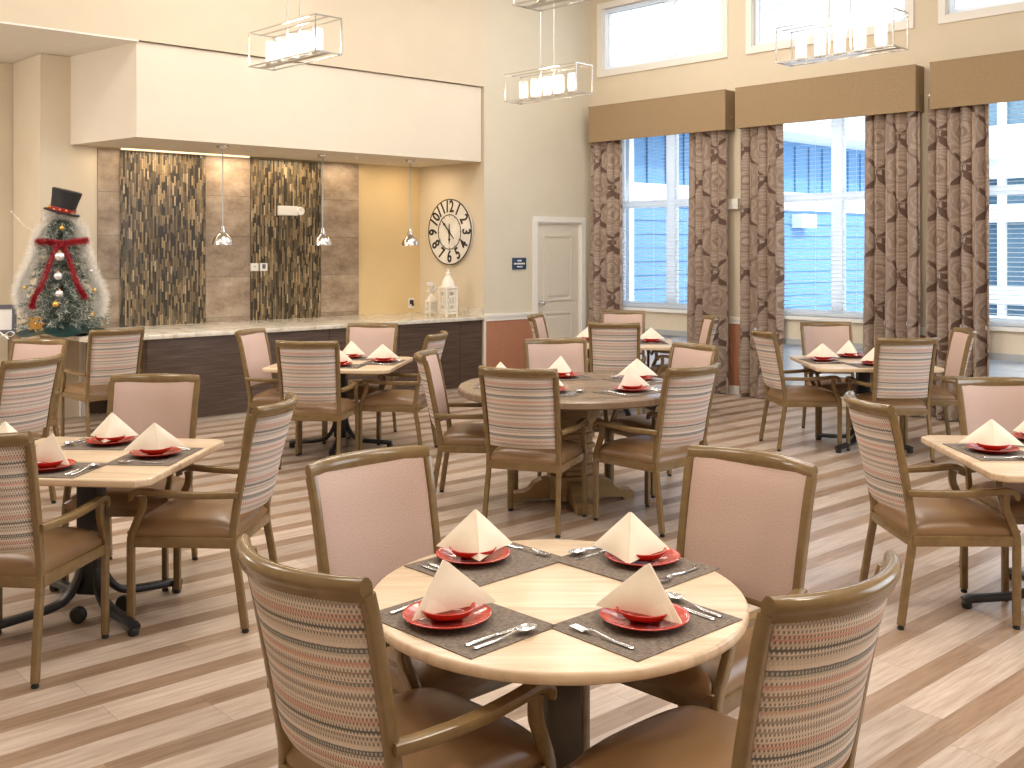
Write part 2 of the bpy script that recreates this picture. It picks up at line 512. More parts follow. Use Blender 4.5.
    def build(self, name, mat, parent=None, smooth=30, loc=None, rz=0, normals=True):
        me = bpy.data.meshes.new(name)
        if normals: bmesh.ops.recalc_face_normals(self.bm, faces=self.bm.faces)
        self.bm.to_mesh(me); self.bm.free()
        me.materials.append(mat)
        if smooth:
            for p in me.polygons: p.use_smooth = True
            me.set_sharp_from_angle(angle=math.radians(smooth))
        o = bpy.data.objects.new(name, me); C.objects.link(o)
        if parent is not None: o.parent = parent
        if loc is not None: o.location = loc
        if rz: o.rotation_euler.z = rz
        return o
def rrect(w, h, r=.006, seg=2):
    out = []
    for cx, cyy, a0 in ((w/2-r, h/2-r, 0), (-w/2+r, h/2-r, 90), (-w/2+r, -h/2+r, 180), (w/2-r, -h/2+r, 270)):
        for i in range(seg+1):
            a = math.radians(a0+90*i/seg); out.append((cx+r*math.cos(a), cyy+r*math.sin(a)))
    return out
def spline(pts, n=5):
    pts = [Vector(p) for p in pts]; out = []
    for i in range(len(pts)-1):
        a = pts[max(i-1, 0)]; b = pts[i]; c = pts[i+1]; d = pts[min(i+2, len(pts)-1)]
        for k in range(n):
            t = k/n
            out.append(.5*((2*b)+(c-a)*t+(2*a-5*b+4*c-d)*t*t+(3*b-a-3*c+d)*t**3))
    out.append(pts[-1])
    return out
def tag(o, label, cat, group=None, kind=None):
    o['label'] = label; o['category'] = cat
    if group: o['group'] = group
    if kind: o['kind'] = kind
    return o
def thing(name, label, cat, loc=(0, 0, 0), rz=0., group=None, kind=None):
    o = bpy.data.objects.new(name, None); C.objects.link(o)
    o.empty_display_size = .1; o.location = loc; o.rotation_euler.z = rz
    return tag(o, label, cat, group, kind)
KIDS = {}
def kids(o):
    return [c for c in bpy.data.objects if c.parent == o]
def dup(root, loc, rz, label):
    def cp(o, par):
        c = o.copy(); C.objects.link(c)
        if par is not None: c.parent = par
        if o.name not in KIDS: KIDS[o.name] = kids(o)
        for k in KIDS[o.name]: cp(k, c)
        return c
    r = cp(root, None)
    r.location = loc; r.rotation_euler.z = rz; r['label'] = label
    return r
def struct(b, name, mat, label, cat, smooth=0, **k):
    return tag(b.build(name, mat, smooth=smooth, **k), label, cat, kind='structure')
class Fr:
    """builds boxes in a wall frame: F is R, L, CK or BK"""
    def __init__(self, F): self.F = F; self.b = B()
    def box(self, s0, s1, o0, o1, z0, z1):
        F = self.F
        p = [F(s0, o0, z0), F(s1, o0, z0), F(s1, o1, z0), F(s0, o1, z0)]
        self.b.poly(p, (0, 0, z1-z0))
        return self
def wall_holes(F, s0, s1, z0, z1, o0, o1, holes):
    """a thick wall with rectangular openings (sa, sb, za, zb)"""
    f = Fr(F)
    ss = sorted({s0, s1, *[h[0] for h in holes], *[h[1] for h in holes]}); ss = [s for s in ss if s0 <= s <= s1]
    for a, b in zip(ss, ss[1:]):
        m = (a+b)/2
        col = sorted([h for h in holes if h[0] < m < h[1]], key=lambda h: h[2])
        z = z0
        for h in col:
            if h[2] > z: f.box(a, b, o0, o1, z, h[2])
            z = h[3]
        if z < z1: f.box(a, b, o0, o1, z, z1)
    return f.b

# ------------------------------------------------------------------ room shell
ZC = 5.5
SL, SR = 12.6, 12.0
cor = [C0, C0+SL*eL, C0+SL*eL+SR*eR, C0+SR*eR]
outer = [C0-.3*eR*0, B0-.0*eR]
b = B(); ctr = (cor[0]+cor[2])/2
fl = [C0-2.9*eR-.25*eL, C0-2.9*eR+(SL+.2)*eL, cor[2]+.2*eL+.2*eR, cor[3]-.25*eL+.2*eR]
b.poly([(p.x, p.y, -.1) for p in fl], (0, 0, .1))
struct(b, 'floor', M['floor'], 'wood plank floor in alternating pale and brown diagonal stripes', 'floor')
b = B(); b.poly([(p.x, p.y, ZC) for p in fl], (0, 0, .1))
struct(b, 'ceiling', M['ceiling'], 'high pale ceiling above the dining room', 'ceiling')
mains = [(.42, 2.10, .945, 3.25), (2.63, 4.33, .945, 3.25), (4.87, 6.57, .945, 3.25)]
lows = [(.42, 2.10, .12, .69), (2.63, 4.33, .12, .69), (4.87, 6.57, .12, .69)]
clers = [(.20, 2.06, 3.985, 4.79), (2.46, 4.28, 3.985, 4.79), (4.68, 6.5, 3.985, 4.79)]
b = wall_holes(R, -.2, SR, 0, ZC, -.16, 0, mains+lows+clers)
struct(b, 'wall_right', M['paint'], 'beige window wall with tall windows and clerestory windows above', 'wall')
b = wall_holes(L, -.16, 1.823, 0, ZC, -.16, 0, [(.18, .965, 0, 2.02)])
struct(b, 'wall_back', M['paint_daylit'], 'pale wall with the panel door beside the curtains', 'wall')
b = Fr(L).box(1.823, SL, -.16, 0, 3.62, ZC).b
struct(b, 'wall_upper', M['paint'], 'beige upper wall above the serving alcove', 'wall')
b = Fr(CK).box(.163, 1.211+.1, -.12, 0, 0, 3.6).box(.0, .163, -.003, 0, 0, 3.6).b
struct(b, 'wall_alcove_side', M['paint'], 'short side wall of the alcove carrying the round clock', 'wall')
b = Fr(BK).box(-.1, 4.626, -.15, 0, 0, 3.6).b
struct(b, 'wall_alcove_back', M['paint_gold'], 'golden back wall of the serving alcove', 'wall')
# column left of the tiles and the corridor behind
K = B0+4.626*eL; K2 = K-.76*eR
b = B(); kk = B0+4.075*eL
b.poly([(p.x, p.y, 0) for p in (kk+.012*nL, K+.012*nL, K2+.012*nL, kk-.76*eR)], (0, 0, 3.6))
struct(b, 'wall_column', M['paint'], 'beige wall corner behind the small decorated tree', 'wall')
b = B(); q = K2+7*eL
b.poly([(p.x, p.y, 0) for p in (K2-.1*eL, q, q-.15*eR, K2-.1*eL-.15*eR)], (0, 0, 3.6))
struct(b, 'wall_corridor', M['paint'], 'beige corridor wall at the far left', 'wall')
b = B(); c1 = C0+6.0*eL; c2 = C0+SL*eL
b.poly([(p.x, p.y, 3.605) for p in (c1, c2, c2-3.2*eR, c1-3.2*eR)], (0, 0, .015))
struct(b, 'ceiling_corridor', M['ceiling'], 'lower flat ceiling over the left corridor', 'ceiling')
b = B(); d = eR*.15
e1 = C0+SL*eL
b.poly([(p.x, p.y, 0) for p in (e1-3.2*eR, e1+SR*eR, e1+SR*eR+.15*eL, e1-3.2*eR+.15*eL)], (0, 0, ZC))
struct(b, 'wall_left', M['paint'], 'left side wall out of the picture', 'wall')
b = B(); b.poly([(p.x, p.y, 0) for p in (cor[2], cor[3], cor[3]+.15*eR, cor[2]+.15*eR)], (0, 0, ZC))
struct(b, 'wall_front', M['paint'], 'wall behind the viewer', 'wall')
# soffit over the alcove
b = B()
sf = [C0+1.84*eL-.03*nL, C0+6.01*eL-.03*nL, B0+4.34*eL+.0*nL, B0+.0*eL]
b.poly([(p.x, p.y, 2.722) for p in sf], (0, 0, .888))
struct(b, 'wall_soffit', M['paint_soffit'], 'pale boxed soffit hanging over the serving counter', 'soffit')
# ------------------------------------------------------------------ alcove tile panels
def tile_panel(n, s0, s1, mat, th, label):
    b = B()
    z0, z1 = .8755, 2.70
    b.slab(lambda u, v: BK(s0+(s1-s0)*u, th, z0+(z1-z0)*v), 1, 1, th, lambda u, v: (s0+(s1-s0)*u, z0+(z1-z0)*v))
    struct(b, 'trim_%d' % n, mat, label, 'wall tile', normals=True)
tile_panel(1, .94, 1.475, M['stone'], .012, 'taupe stone tile strip right of both mosaic panels')
tile_panel(2, 1.475, 2.38, M['mosaic'], .02, 'stick mosaic panel carrying the emergency light and thermostats')
tile_panel(3, 2.38, 2.92, M['stone'], .012, 'taupe stone tile strip between the two mosaic panels')
tile_panel(4, 2.92, 3.85, M['mosaic'], .02, 'stick mosaic panel right of the decorated tree')
tile_panel(5, 3.85, 4.073, M['stone'], .012, 'narrow taupe stone tile strip beside the decorated tree')
tag(Fr(BK).box(2.40, 3.84, .026, .040, 2.706, 2.7215).b.build('led_strip_light', M['led'], smooth=0), 'warm linear light strip along the top of the mosaic wall', 'light strip')
for s, e in ((1.2, 3), (1.93, 5), (2.65, 6), (3.4, 5), (3.95, 1.5)):
    p = BK(s, .22, 2.69)
    light('alcove_wash', 'AREA', p, e, (1, .80, .54), .5, .08, aim=BK(s, .06, 0))
p = BK(.45, .5, 2.69); light('alcove_wash', 'AREA', p, 5, (1, .80, .54), .25, aim=BK(.4, .3, 0))

# ------------------------------------------------------------------ door wall details
# chair rail, wainscot and baseboard on the door wall
b = Fr(L).box(1.03, 1.823, 0, .022, .815, .862).box(1.03, 1.823, 0, .034, .862, .895).b
struct(b, 'trim_6', M['trim'], 'white chair rail on the wall left of the door', 'chair rail')
b = Fr(L).box(1.03, 1.823, 0, .01, .0, .815).b
struct(b, 'trim_7', M['wainscot'], 'terracotta wainscot left of the door', 'wainscot')
b = Fr(L).box(1.03, 1.823, .01, .026, 0, .11).b
struct(b, 'baseboard_back', M['trim'], 'white baseboard left of the door', 'baseboard')
b = Fr(L).box(1.80, 1.835, -.012, .014, 0, .90).b
struct(b, 'trim_8', M['panel'], 'slim cream corner strip where counter meets wall', 'corner strip')
# door
dr = thing('door_1', 'cream two panel door beside the left curtain', 'door', L(.57, 0, 0), kind='structure')
def local(o, b): # rebase world mesh to the thing's origin
    bmesh.ops.translate(b.bm, vec=-Vector(o.location), verts=b.bm.verts); return b
f = Fr(L)
f.box(.20, .945, -.06, -.02, .008, 2.0)
local(dr, f.b).build('door_leaf', M['door'], dr, smooth=0)
f = Fr(L)
for za, zb in ((.22, .88), (1.02, 1.86)):
    for (sa, sb, zc, zd) in ((.32, .345, za, zb), (.80, .825, za, zb), (.345, .80, za, za+.025), (.345, .80, zb-.025, zb)):
        f.box(sa, sb, -.02, -.010, zc, zd)
    f.box(.385, .76, -.02, -.013, za+.065, zb-.065)
local(dr, f.b).build('raised_panel', M['door'], dr, smooth=0)
f = Fr(L)
f.box(.965, 1.035, 0, .02, 0, 2.09); f.box(.11, .18, 0, .02, 0, 2.09); f.box(.18, .965, 0, .02, 2.02, 2.09)
f.box(.945, .965, -.1, .0, 0, 2.02); f.box(.18, .20, -.1, 0, 0, 2.02); f.box(.20, .945, -.1, 0, 2.0, 2.02)
local(dr, f.b).build('door_frame', M['trim'], dr, smooth=0)
b = B(); pn = L(.885, -.02, 1.0)-Vector(dr.location); nn = Vector((nL.x, nL.y, 0))
b.tube([pn, pn+nn*.045], .011, 10); b.ball(pn+nn*.055, .028, 2)
b.tube([pn, pn+nn*.006], .032, 14)
b.build('door_knob', M['steel'], dr)
# plaque
pl = thing('wall_plaque', 'small navy plaque with three pale lines of lettering left of the door', 'sign', L(1.262, .006, 1.50))
local(pl, Fr(L).box(1.15, 1.375, .0, .012, 1.43, 1.572).b).build('plaque_board', M['navy'], pl, smooth=0)
def frame_mat(F, s, off, z, flip=False):
    o = F(s, off, z); a = (F(s-1 if not flip else s+1, off, z)-o).normalized(); zz = Vector((0, 0, 1))
    return Matrix.Translation(o) @ Matrix((a, zz, a.cross(zz))).transposed().to_4x4()
def text(txt, size, mat, mw, parent, name='lettering', ext=.0015, sx=1.0, font=None, bold=0.):
    cu = bpy.data.curves.new(name, 'FONT'); cu.body = txt; cu.size = size; cu.align_x = 'CENTER'; cu.align_y = 'CENTER'; cu.extrude = ext; cu.offset = bold
    o = bpy.data.objects.new(name, cu); C.objects.link(o)
    dg = bpy.context.evaluated_depsgraph_get()
    me = bpy.data.meshes.new_from_object(o.evaluated_get(dg)); bpy.data.objects.remove(o)
    me.transform(Matrix.Diagonal((sx, 1, 1, 1)))
    me.materials.clear(); me.materials.append(mat)
    o = bpy.data.objects.new(name, me); C.objects.link(o)
    o.parent = parent
    o.matrix_basis = Matrix.Translation(-Vector(parent.location)) @ mw
    return o
fm = frame_mat(L, 1.262, .0135, 1.50)
b = B()
for y, hw, h in ((.037, .034, .018), (0, .092, .020), (-.037, .045, .016)):
    x = -hw
    while x < hw-.006:
        w = .009+.004*((int(x*1000)*7) % 3); b.box((x+w/2, y, 0), (w, h, .002)); x += w+.0045
bmesh.ops.transform(b.bm, matrix=Matrix.Translation(-Vector(pl.location)) @ fm, verts=b.bm.verts)
b.build('lettering', M['paper'], pl, smooth=0)

# ------------------------------------------------------------------ window wall
def window(n, s0, s1, z0, z1, muls, trans, fw, fmat, label, o0=-.13, o1=-.05, casing=None):
    w = thing('window_%d' % n, label, 'window', R((s0+s1)/2, -.09, z0), kind='structure')
    f = Fr(R)
    f.box(s0, s0+fw, o0, o1, z0, z1); f.box(s1-fw, s1, o0, o1, z0, z1)
    f.box(s0+fw, s1-fw, o0, o1, z0, z0+fw); f.box(s0+fw, s1-fw, o0, o1, z1-fw, z1)
    for a, c in muls: f.box(a, c, o0, o1, z0+fw, z1-fw)
    xs = [s0+fw]+[k for m in muls for k in m]+[s1-fw]
    for a, c in trans:
        for i in range(0, len(xs), 2): f.box(xs[i], xs[i+1], o0, o1, a, c)
    local(w, f.b).build('window_frame', fmat, w, smooth=0)
    f = Fr(R)
    zs = [z0+fw]+[k for t in trans for k in t]+[z1-fw]
    for i in range(0, len(xs), 2):
        for j in range(0, len(zs), 2): f.box(xs[i], xs[i+1], -.098, -.092, zs[j], zs[j+1])
    local(w, f.b).build('window_pane', M['glass'], w, smooth=0)
    if casing:
        c = casing; f = Fr(R)
        f.box(s0-c, s0, 0, .018, z0-c, z1+c); f.box(s1, s1+c, 0, .018, z0-c, z1+c)
        f.box(s0, s1, 0, .018, z0-c, z0); f.box(s0, s1, 0, .018, z1, z1+c)
        f.box(s0-.002, s0+.012, -.05, .0, z0, z1); f.box(s1-.012, s1, -.05, .0, z0, z1); f.box(s0+.012, s1-.012, -.05, 0, z0, z0+.012)
        local(w, f.b).build('window_casing', M['trim'], w, smooth=0)
    return w
pos = ['first', 'second', 'third']
where = ['next to the room corner', 'between the two inner curtain pairs', 'at the right edge behind the fifth curtain']
mcs = [1.265, 3.48, 5.72]
for i in range(3):
    s0, s1, z0, z1 = mains[i]
    w = window(i+1, s0, s1, z0, z1, [(mcs[i]-.065, mcs[i]+.065)], [(2.20, 2.29)], .07, M['vinyl_frame'], 'tall white framed window with blind, %s' % where[i])
    f = Fr(R).box(s0-.05, s1+.05, -.05, .05, .905, .945)
    local(w, f.b).build('window_sill', M['white_frame'], w, smooth=0)
    s0, s1, z0, z1 = lows[i]
    window(i+4, s0, s1, z0, z1, [(mcs[i]-.03, mcs[i]+.03)], [], .06, M['grey_frame'], 'low grey framed window under the sill, %s' % where[i])
    s0, s1, z0, z1 = clers[i]
    cm = [1.275, 3.37, 5.6][i]
    window(i+7, s0, s1, z0, z1, [(cm-.05, cm+.05)], [], .055, M['vinyl_frame'], 'high clerestory window above the %s valance' % pos[i], casing=.075)
    # blind
    s0, s1, z0, z1 = mains[i]
    bl = thing('venetian_blind', 'white horizontal slat blind in the tall window %s' % where[i], 'blind', R((s0+s1)/2, -.02, z0), group='blinds in the tall windows')
    f = B(); z = z0+.07
    tl = Vector((nR.x, nR.y, -.10)).normalized()*.021
    while z < z1-.06:
        a = R(s0+.02, -.028, z); c = R(s1-.02, -.028, z)
        f.poly([a-tl, c-tl, c+tl, a+tl], (0, 0, .0022))
        z += .045
    local(bl, f).build('slat', M['slat'], bl, smooth=0)
    f = Fr(R).box(s0+.02, s1-.02, -.05, -.005, z0+.015, z0+.035)
    local(bl, f.b).build('bottom_rail', M['slat'], bl, smooth=0)
    local(bl, Fr(R).box(s0+.02, s1-.02, -.05, -.003, z1-.055, z1-.002).b).build('head_rail', M['slat'], bl, smooth=0)
    f = B()
    for t in (.12, .36, .64, .88):
        s = s0+(s1-s0)*t
        f.tube([R(s, -.028, z0+.03), R(s, -.028, z1-.05)], .0016, 5)
    local(bl, f).build('ladder_cord', M['slat'], bl, smooth=0)
    # low blind
    s0, s1, z0, z1 = lows[i]
    bl = thing('venetian_blind', 'short slat blind in the low window %s' % where[i], 'blind', R((s0+s1)/2, -.02, z0), group='blinds in the low windows')
    f = B(); z = z0+.07
    tl = Vector((nR.x, nR.y, -2.4)).normalized()*.0235
    while z < z1-.07:
        a = R(s0+.05, -.028, z); c = R(s1-.05, -.028, z)
        f.poly([a-tl, c-tl, c+tl, a+tl], (0, 0, .0022))
        z += .045
    local(bl, f).build('slat', M['slat'], bl, smooth=0)
# piers: wainscot, rail, under-window panel
n = 10
for (a, c) in ((0, .36), (2.16, 2.57), (4.39, 4.81)):
    struct(Fr(R).box(a, c, 0, .012, .10, .815).b, 'trim_%d' % n, M['wainscot'], 'terracotta wainscot on the pier %s' % ['in the corner', 'between first and second window', 'between second and third window'][(n-10)//3], 'wainscot')
    struct(Fr(R).box(a, c, 0, .022, .815, .862).box(a, c, 0, .034, .862, .895).b, 'trim_%d' % (n+1), M['trim'], 'white chair rail on the pier %s' % ['in the corner', 'between first and second window', 'between second and third window'][(n-10)//3], 'chair rail')
    struct(Fr(R).box(a, c, 0, .02, 0, .10).b, 'trim_%d' % (n+2), M['trim'], 'white baseboard on the pier %s' % ['in the corner', 'between first and second window', 'between second and third window'][(n-10)//3], 'baseboard')
    n += 3
for i, (s0, s1, _, _) in enumerate(lows):
    struct(Fr(R).box(s0-.06, s1+.06, 0, .012, .69, .905).b, 'trim_%d' % n, M['panel'], 'cream panel below the sill of the tall window %s' % where[i], 'panel'); n += 1
    struct(Fr(R).box(s0-.06, s1+.06, 0, .03, .625, .69).b, 'trim_%d' % n, M['grey_frame'], 'grey ledge over the low window %s' % where[i], 'ledge'); n += 1
# valances
for i, (a, c) in enumerate(((.141, 2.23), (2.367, 4.461), (4.606, 6.70))):
    v = thing('valance', 'tan upholstered box valance over the %s tall window from the corner' % pos[i], 'valance', R((a+c)/2, .1, 3.05), group='box valances over the tall windows')
    f = Fr(R).box(a, c, .185, .2, 3.05, 3.505).box(a, a+.02, .0, .185, 3.05, 3.505).box(c-.02, c, .0, .185, 3.05, 3.505).box(a+.02, c-.02, 0, .185, 3.485, 3.505)
    local(v, f.b).build('valance_box', M['valance'], v, smooth=0)
    f = Fr(R).box(a-.003, c+.003, .183, .203, 3.498, 3.508).box(a-.003, c+.003, .183, .203, 3.047, 3.056)
    local(v, f.b).build('welt_cord', M['valance'], v, smooth=0)
# curtains
cur = [(.10, .64, 'left of the first tall window, nearest the door'), (1.68, 2.215, 'right of the first tall window'), (2.34, 2.90, 'left of the second tall window'), (3.88, 4.45, 'right of the second tall window'), (4.56, 5.15, 'left of the third tall window')]
for i, (a, c, ph) in enumerate(cur):
    rng = random.Random(40+i); ph0 = rng.random()*6
    nf = 5
    flare = .02 if i != 1 else .035
    def fn(u, v, a=a, c=c, ph0=ph0):
        z = .012+3.16*v
        w = (u-.5)*(1+(1-v)*flare*2)+.5
        t = u*nf*2*PI+ph0+.5*math.sin(2.2*v*PI+ph0)*(1-v)
        amp = .036+.024*(1-v)
        off = .095+amp*math.sin(t)+.012*math.sin(t*.5+ph0)
        s = a+(c-a)*w+.010*math.sin(t*2)
        return R(s, off, z)
    k = thing('curtain', 'floor length taupe damask curtain hanging %s' % ph, 'curtain', R((a+c)/2, .1, 0), group='damask curtains')
    b = B(); b.slab(fn, 90, 24, .004, lambda u, v, a=a, c=c: (a+(c-a)*u+.07*i, 3.16*v))
    local(k, b).build('drape', M['damask'], k, smooth=80)
    b = B(); b.tube([R(a-.02, .08, 3.2), R(c+.02, .08, 3.2)], .012, 8)
    local(k, b).build('curtain_rod', M['steel'], k)
# emergency light on the pier, wall box
e = thing('wall_box', 'small white alarm box on the pier between first and second curtains', 'alarm box', R(2.21, 0, 2.2))
local(e, Fr(R).box(2.165, 2.30, 0, .05, 2.14, 2.26).b).build('box_cover', M['white'], e, smooth=0)
local(e, Fr(R).box(2.135, 2.16, 0, .045, 2.145, 2.255).b).build('box_end', M['white'], e, smooth=0)

# ------------------------------------------------------------------ outside
b = B(); b.poly([R(-40, -.2, -.25), R(60, -.2, -.25), R(60, -60, -.25), R(-40, -60, -.25)], (0, 0, .1))
struct(b, 'ground', M['concrete'], 'pale paved courtyard outside the windows', 'ground')
# blue wing: runs outward from the room corner
def W(t, off, z):
    p = C0-t*eL-off*eR*-1
    return Vector((p.x, p.y, z))
b = B(); z = -.2
TW = 10.5
while z < 2.55:
    b.poly([W(.18, 0, z), W(TW, 0, z), W(TW, 0, z+.20), W(.18, 0, z+.20)], (-eR.x*.2, -eR.y*.2, 0))
    b.poly([W(.18, .0, z), W(TW, .0, z), W(TW, .022, z+.0), W(.18, .022, z+.0)], (0, 0, .012))
    p = [W(.18, .022, z+.004), W(TW, .022, z+.004), W(TW, .002, z+.2), W(.18, .002, z+.2)]
    b.poly(p, (-eR.x*.004, -eR.y*.004, 0))
    z += .19
struct(b, 'exterior_wall_1', M['siding'], 'blue lap siding of the wing outside the first window', 'siding')
b = B(); b.poly([W(.18, 0, 2.55), W(TW, 0, 2.55), W(TW, 0, 3.4), W(.18, 0, 3.4)], (-eR.x*.2, -eR.y*.2, 0))
t = .3
while t < TW:
    b.poly([W(t, 0, 2.6), W(t+.05, 0, 2.6), W(t+.05, 0, 3.34), W(t, 0, 3.34)], (eR.x*.03, eR.y*.03, 0)); t += .4
struct(b, 'exterior_wall_2', M['siding'], 'blue board and batten gable band of the wing outside', 'siding')
b = B(); b.poly([W(.18, 0, 2.30), W(TW, 0, 2.30), W(TW, 0, 2.585), W(.18, 0, 2.585)], (eR.x*.05, eR.y*.05, 0))
b.poly([W(.62, .04, -.2), W(.71, .04, -.2), W(.71, .04, 3.30), W(.62, .04, 3.30)], (eR.x*.08, eR.y*.08, 0))
b.tube(spline([W(.665, .08, 3.28), W(.68, .12, 3.36), W(.80, .35, 3.40), W(1.0, .62, 3.42)], 4), .04, 8)
struct(b, 'exterior_trim_1', M['siding_trim'], 'white band and downspout on the blue wing outside', 'trim')
b = B(); b.poly([W(.25, 0, 3.40), W(TW+.3, 0, 3.40), W(TW+.3, .75, 3.42), W(.25, .75, 3.42)], (0, 0, .20))
struct(b, 'exterior_trim_2', M['siding_trim'], 'white eave of the blue wing outside', 'eave')
b = B(); b.poly([W(.25, .80, 3.6), W(TW+.3, .80, 3.6), W(TW+.3, -3.5, 4.3), W(.25, -3.5, 4.3)], (0, 0, .1))
struct(b, 'exterior_roof_1', M['roofing'], 'pale shingle roof of the blue wing outside', 'roof')
b = B(); b.poly([W(4.6, .02, 2.02), W(5.0, .02, 2.02), W(5.0, .02, 2.24), W(4.6, .02, 2.24)], (eR.x*.2, eR.y*.2, 0))
tag(b.build('outdoor_light', M['siding_trim'], smooth=0), 'white box light on the blue siding outside the second window', 'outdoor light', kind='structure')
# far white house
def FW(s, off, z): return R(s, -10.6+off, z)
hs = [(.5+.77*i, 1.14+.77*i, za, zb) for i in range(14) for za, zb in ((.38, .62), (.95, 2.2), (2.55, 3.05), (4.08, 4.72))]
b = wall_holes(FW, -.2, 14, -.2, 5.4, -.3, 0, hs)
struct(b, 'exterior_wall_3', M['siding_trim'], 'white house wall across the courtyard', 'house wall')
f = Fr(FW)
for h in hs: f.box(h[0], h[1], -.2, -.15, h[2], h[3])
struct(f.b, 'exterior_wall_4', M['dark_glass'], 'dark window panes of the white house across the courtyard', 'house windows')
b = B(); b.poly([FW(-6.0, -.6, -.2), FW(2.6, -.6, -.2), FW(2.6, -.6, 6.55), FW(-1.7, -.6, 8.5), FW(-6.0, -.6, 6.55)], (-nR.x*5, -nR.y*5, 0))
struct(b, 'exterior_wall_5', M['roofing'], 'blue gabled upper storey beyond the clerestory windows', 'house wall')
b = B()
for sg in (-1, 1):
    e = FW(-1.7+sg*4.75, -.1, 6.35); m = FW(-1.7, -.1, 8.52); up = Vector((0, 0, .22))
    b.poly([e, m, m+up, e+up], (-nR.x*6, -nR.y*6, 0))
struct(b, 'exterior_roof_2', M['siding_trim'], 'pale gable roof beyond the clerestory windows', 'roof')

# ------------------------------------------------------------------ counter
ct = thing('serving_counter', 'dark laminate serving counter with cream granite top in the alcove', 'counter', L(3.9, -.4, 0))
A1 = C0+1.84*eL; A2 = C0+6.45*eL; A3 = A2-1.45*eR; A4 = K2+.0*eL
def xy(p): return (p.x, p.y)
top = [A1-.012*nL, A2, A2-1.80*eR, K2-.02*eR-.0*eL+.02*eL, K+.02*nL, B0+.012*nL-.0*eL, ]
top = [A1+.02*nL, A2+.02*nL, A2-1.72*eR, K2+.05*eL, K+.013*nL+.03*eL, B0+4.08*eL+.013*nL, B0+4.08*eL-.02*nL, B0-.02*nL-.0*eL, P0-.02*eL+.02*eR*0]
b = B(); b.prism([xy(p) for p in top], .833, .875, .006)
local(ct, b).build('countertop', M['granite'], ct, smooth=40)
ce = 5.92
f = Fr(L).box(1.845, ce, -.62, -.03, .05, .833)
local(ct, f.b).build('cabinet_body', M['laminate'], ct, smooth=0)
seams = [1.85, 2.18, 3.05, 3.95, 4.85, ce]
for a, c in zip(seams, seams[1:]):
    f = Fr(L).box(a+.003, c-.003, -.028, -.012, .055, .826)
    local(ct, f.b).build('cabinet_panel', M['laminate'], ct, smooth=0)
f = Fr(L).box(1.845, ce, -.60, -.045, 0, .05)
local(ct, f.b).build('toe_kick', M['trim'], ct, smooth=0)
f = Fr(CK).box(.01, .47, .002, .022, .875, .975)
local(ct, f.b).build('backsplash', M['granite'], ct, smooth=0)
f = Fr(BK).box(3.0, 4.2, .015, .04, .02, .80)
local(ct, f.b).build('knee_panel', M['laminate'], ct, smooth=0)
f = Fr(BK).box(4.2, 4.255, .015, .06, 0, .83)
local(ct, f.b).build('support_post', M['white'], ct, smooth=0)
f = B(); a = A2-1.72*eR
f.poly([(p.x, p.y, .1) for p in (a, a-.05*eR, K2+.05*eL-.05*eR, K2+.05*eL)], (0, 0, .72))
local(ct, f).build('end_panel', M['oak'], ct, smooth=0)

# ------------------------------------------------------------------ pendants
def pendant(loc, label):
    t = thing('pendant_lamp', label, 'pendant lamp', loc, group='pendant lamps over the counter')
    B().lathe([(.0, 0), (.062, 0), (.062, -.012), (.05, -.026), (.0, -.028)], seg=20, cap=False).build('canopy', M['chrome'], t)
    B().tube([(0, 0, -.02), (0, 0, -.84)], .006, 8).build('cord', M['grey_frame'], t)
    B().lathe([(.0, -.81), (.022, -.81), (.024, -.85), (.036, -.855), (.036, -.872), (.03, -.88), (.055, -.90), (.085, -.93), (.10, -.97), (.103, -1.0), (.096, -1.0), (.094, -.972), (.08, -.935), (.05, -.905), (.0, -.90)], seg=28, cap=False).build('lamp_shade', M['chrome'], t)
    B().ball((0, 0, -.955), .028).build('bulb', M['lamp_glow'], t)
    return t
pp = [(-2.915, 10.43), (-2.085, 11.40), (-1.19, 12.1)]
p1 = pendant((pp[0][0], pp[0][1], 2.722), 'nickel dome pendant before the stone strip between the mosaics')
dup(p1, (pp[1][0], pp[1][1], 2.722), 0, 'nickel dome pendant at the right edge of the second mosaic')
dup(p1, (pp[2][0], pp[2][1], 2.722), 0, 'nickel dome pendant in front of the plain golden wall')
for i, (s, o) in enumerate(((4.6, -.5), (3.3, -.5), (2.6, -.9))):
    p = L(s, o, 2.722)
    tag(B().lathe([(0, 0), (.02, 0), (.02, -.012), (.008, -.022), (0, -.022)], seg=12, cap=False).build('sprinkler_head', M['white'], loc=p), ['small white sprinkler head left of the first pendant', 'small white sprinkler head between first and second pendants', 'small white sprinkler head between second and third pendants'][i], 'sprinkler', 'sprinklers under the soffit')

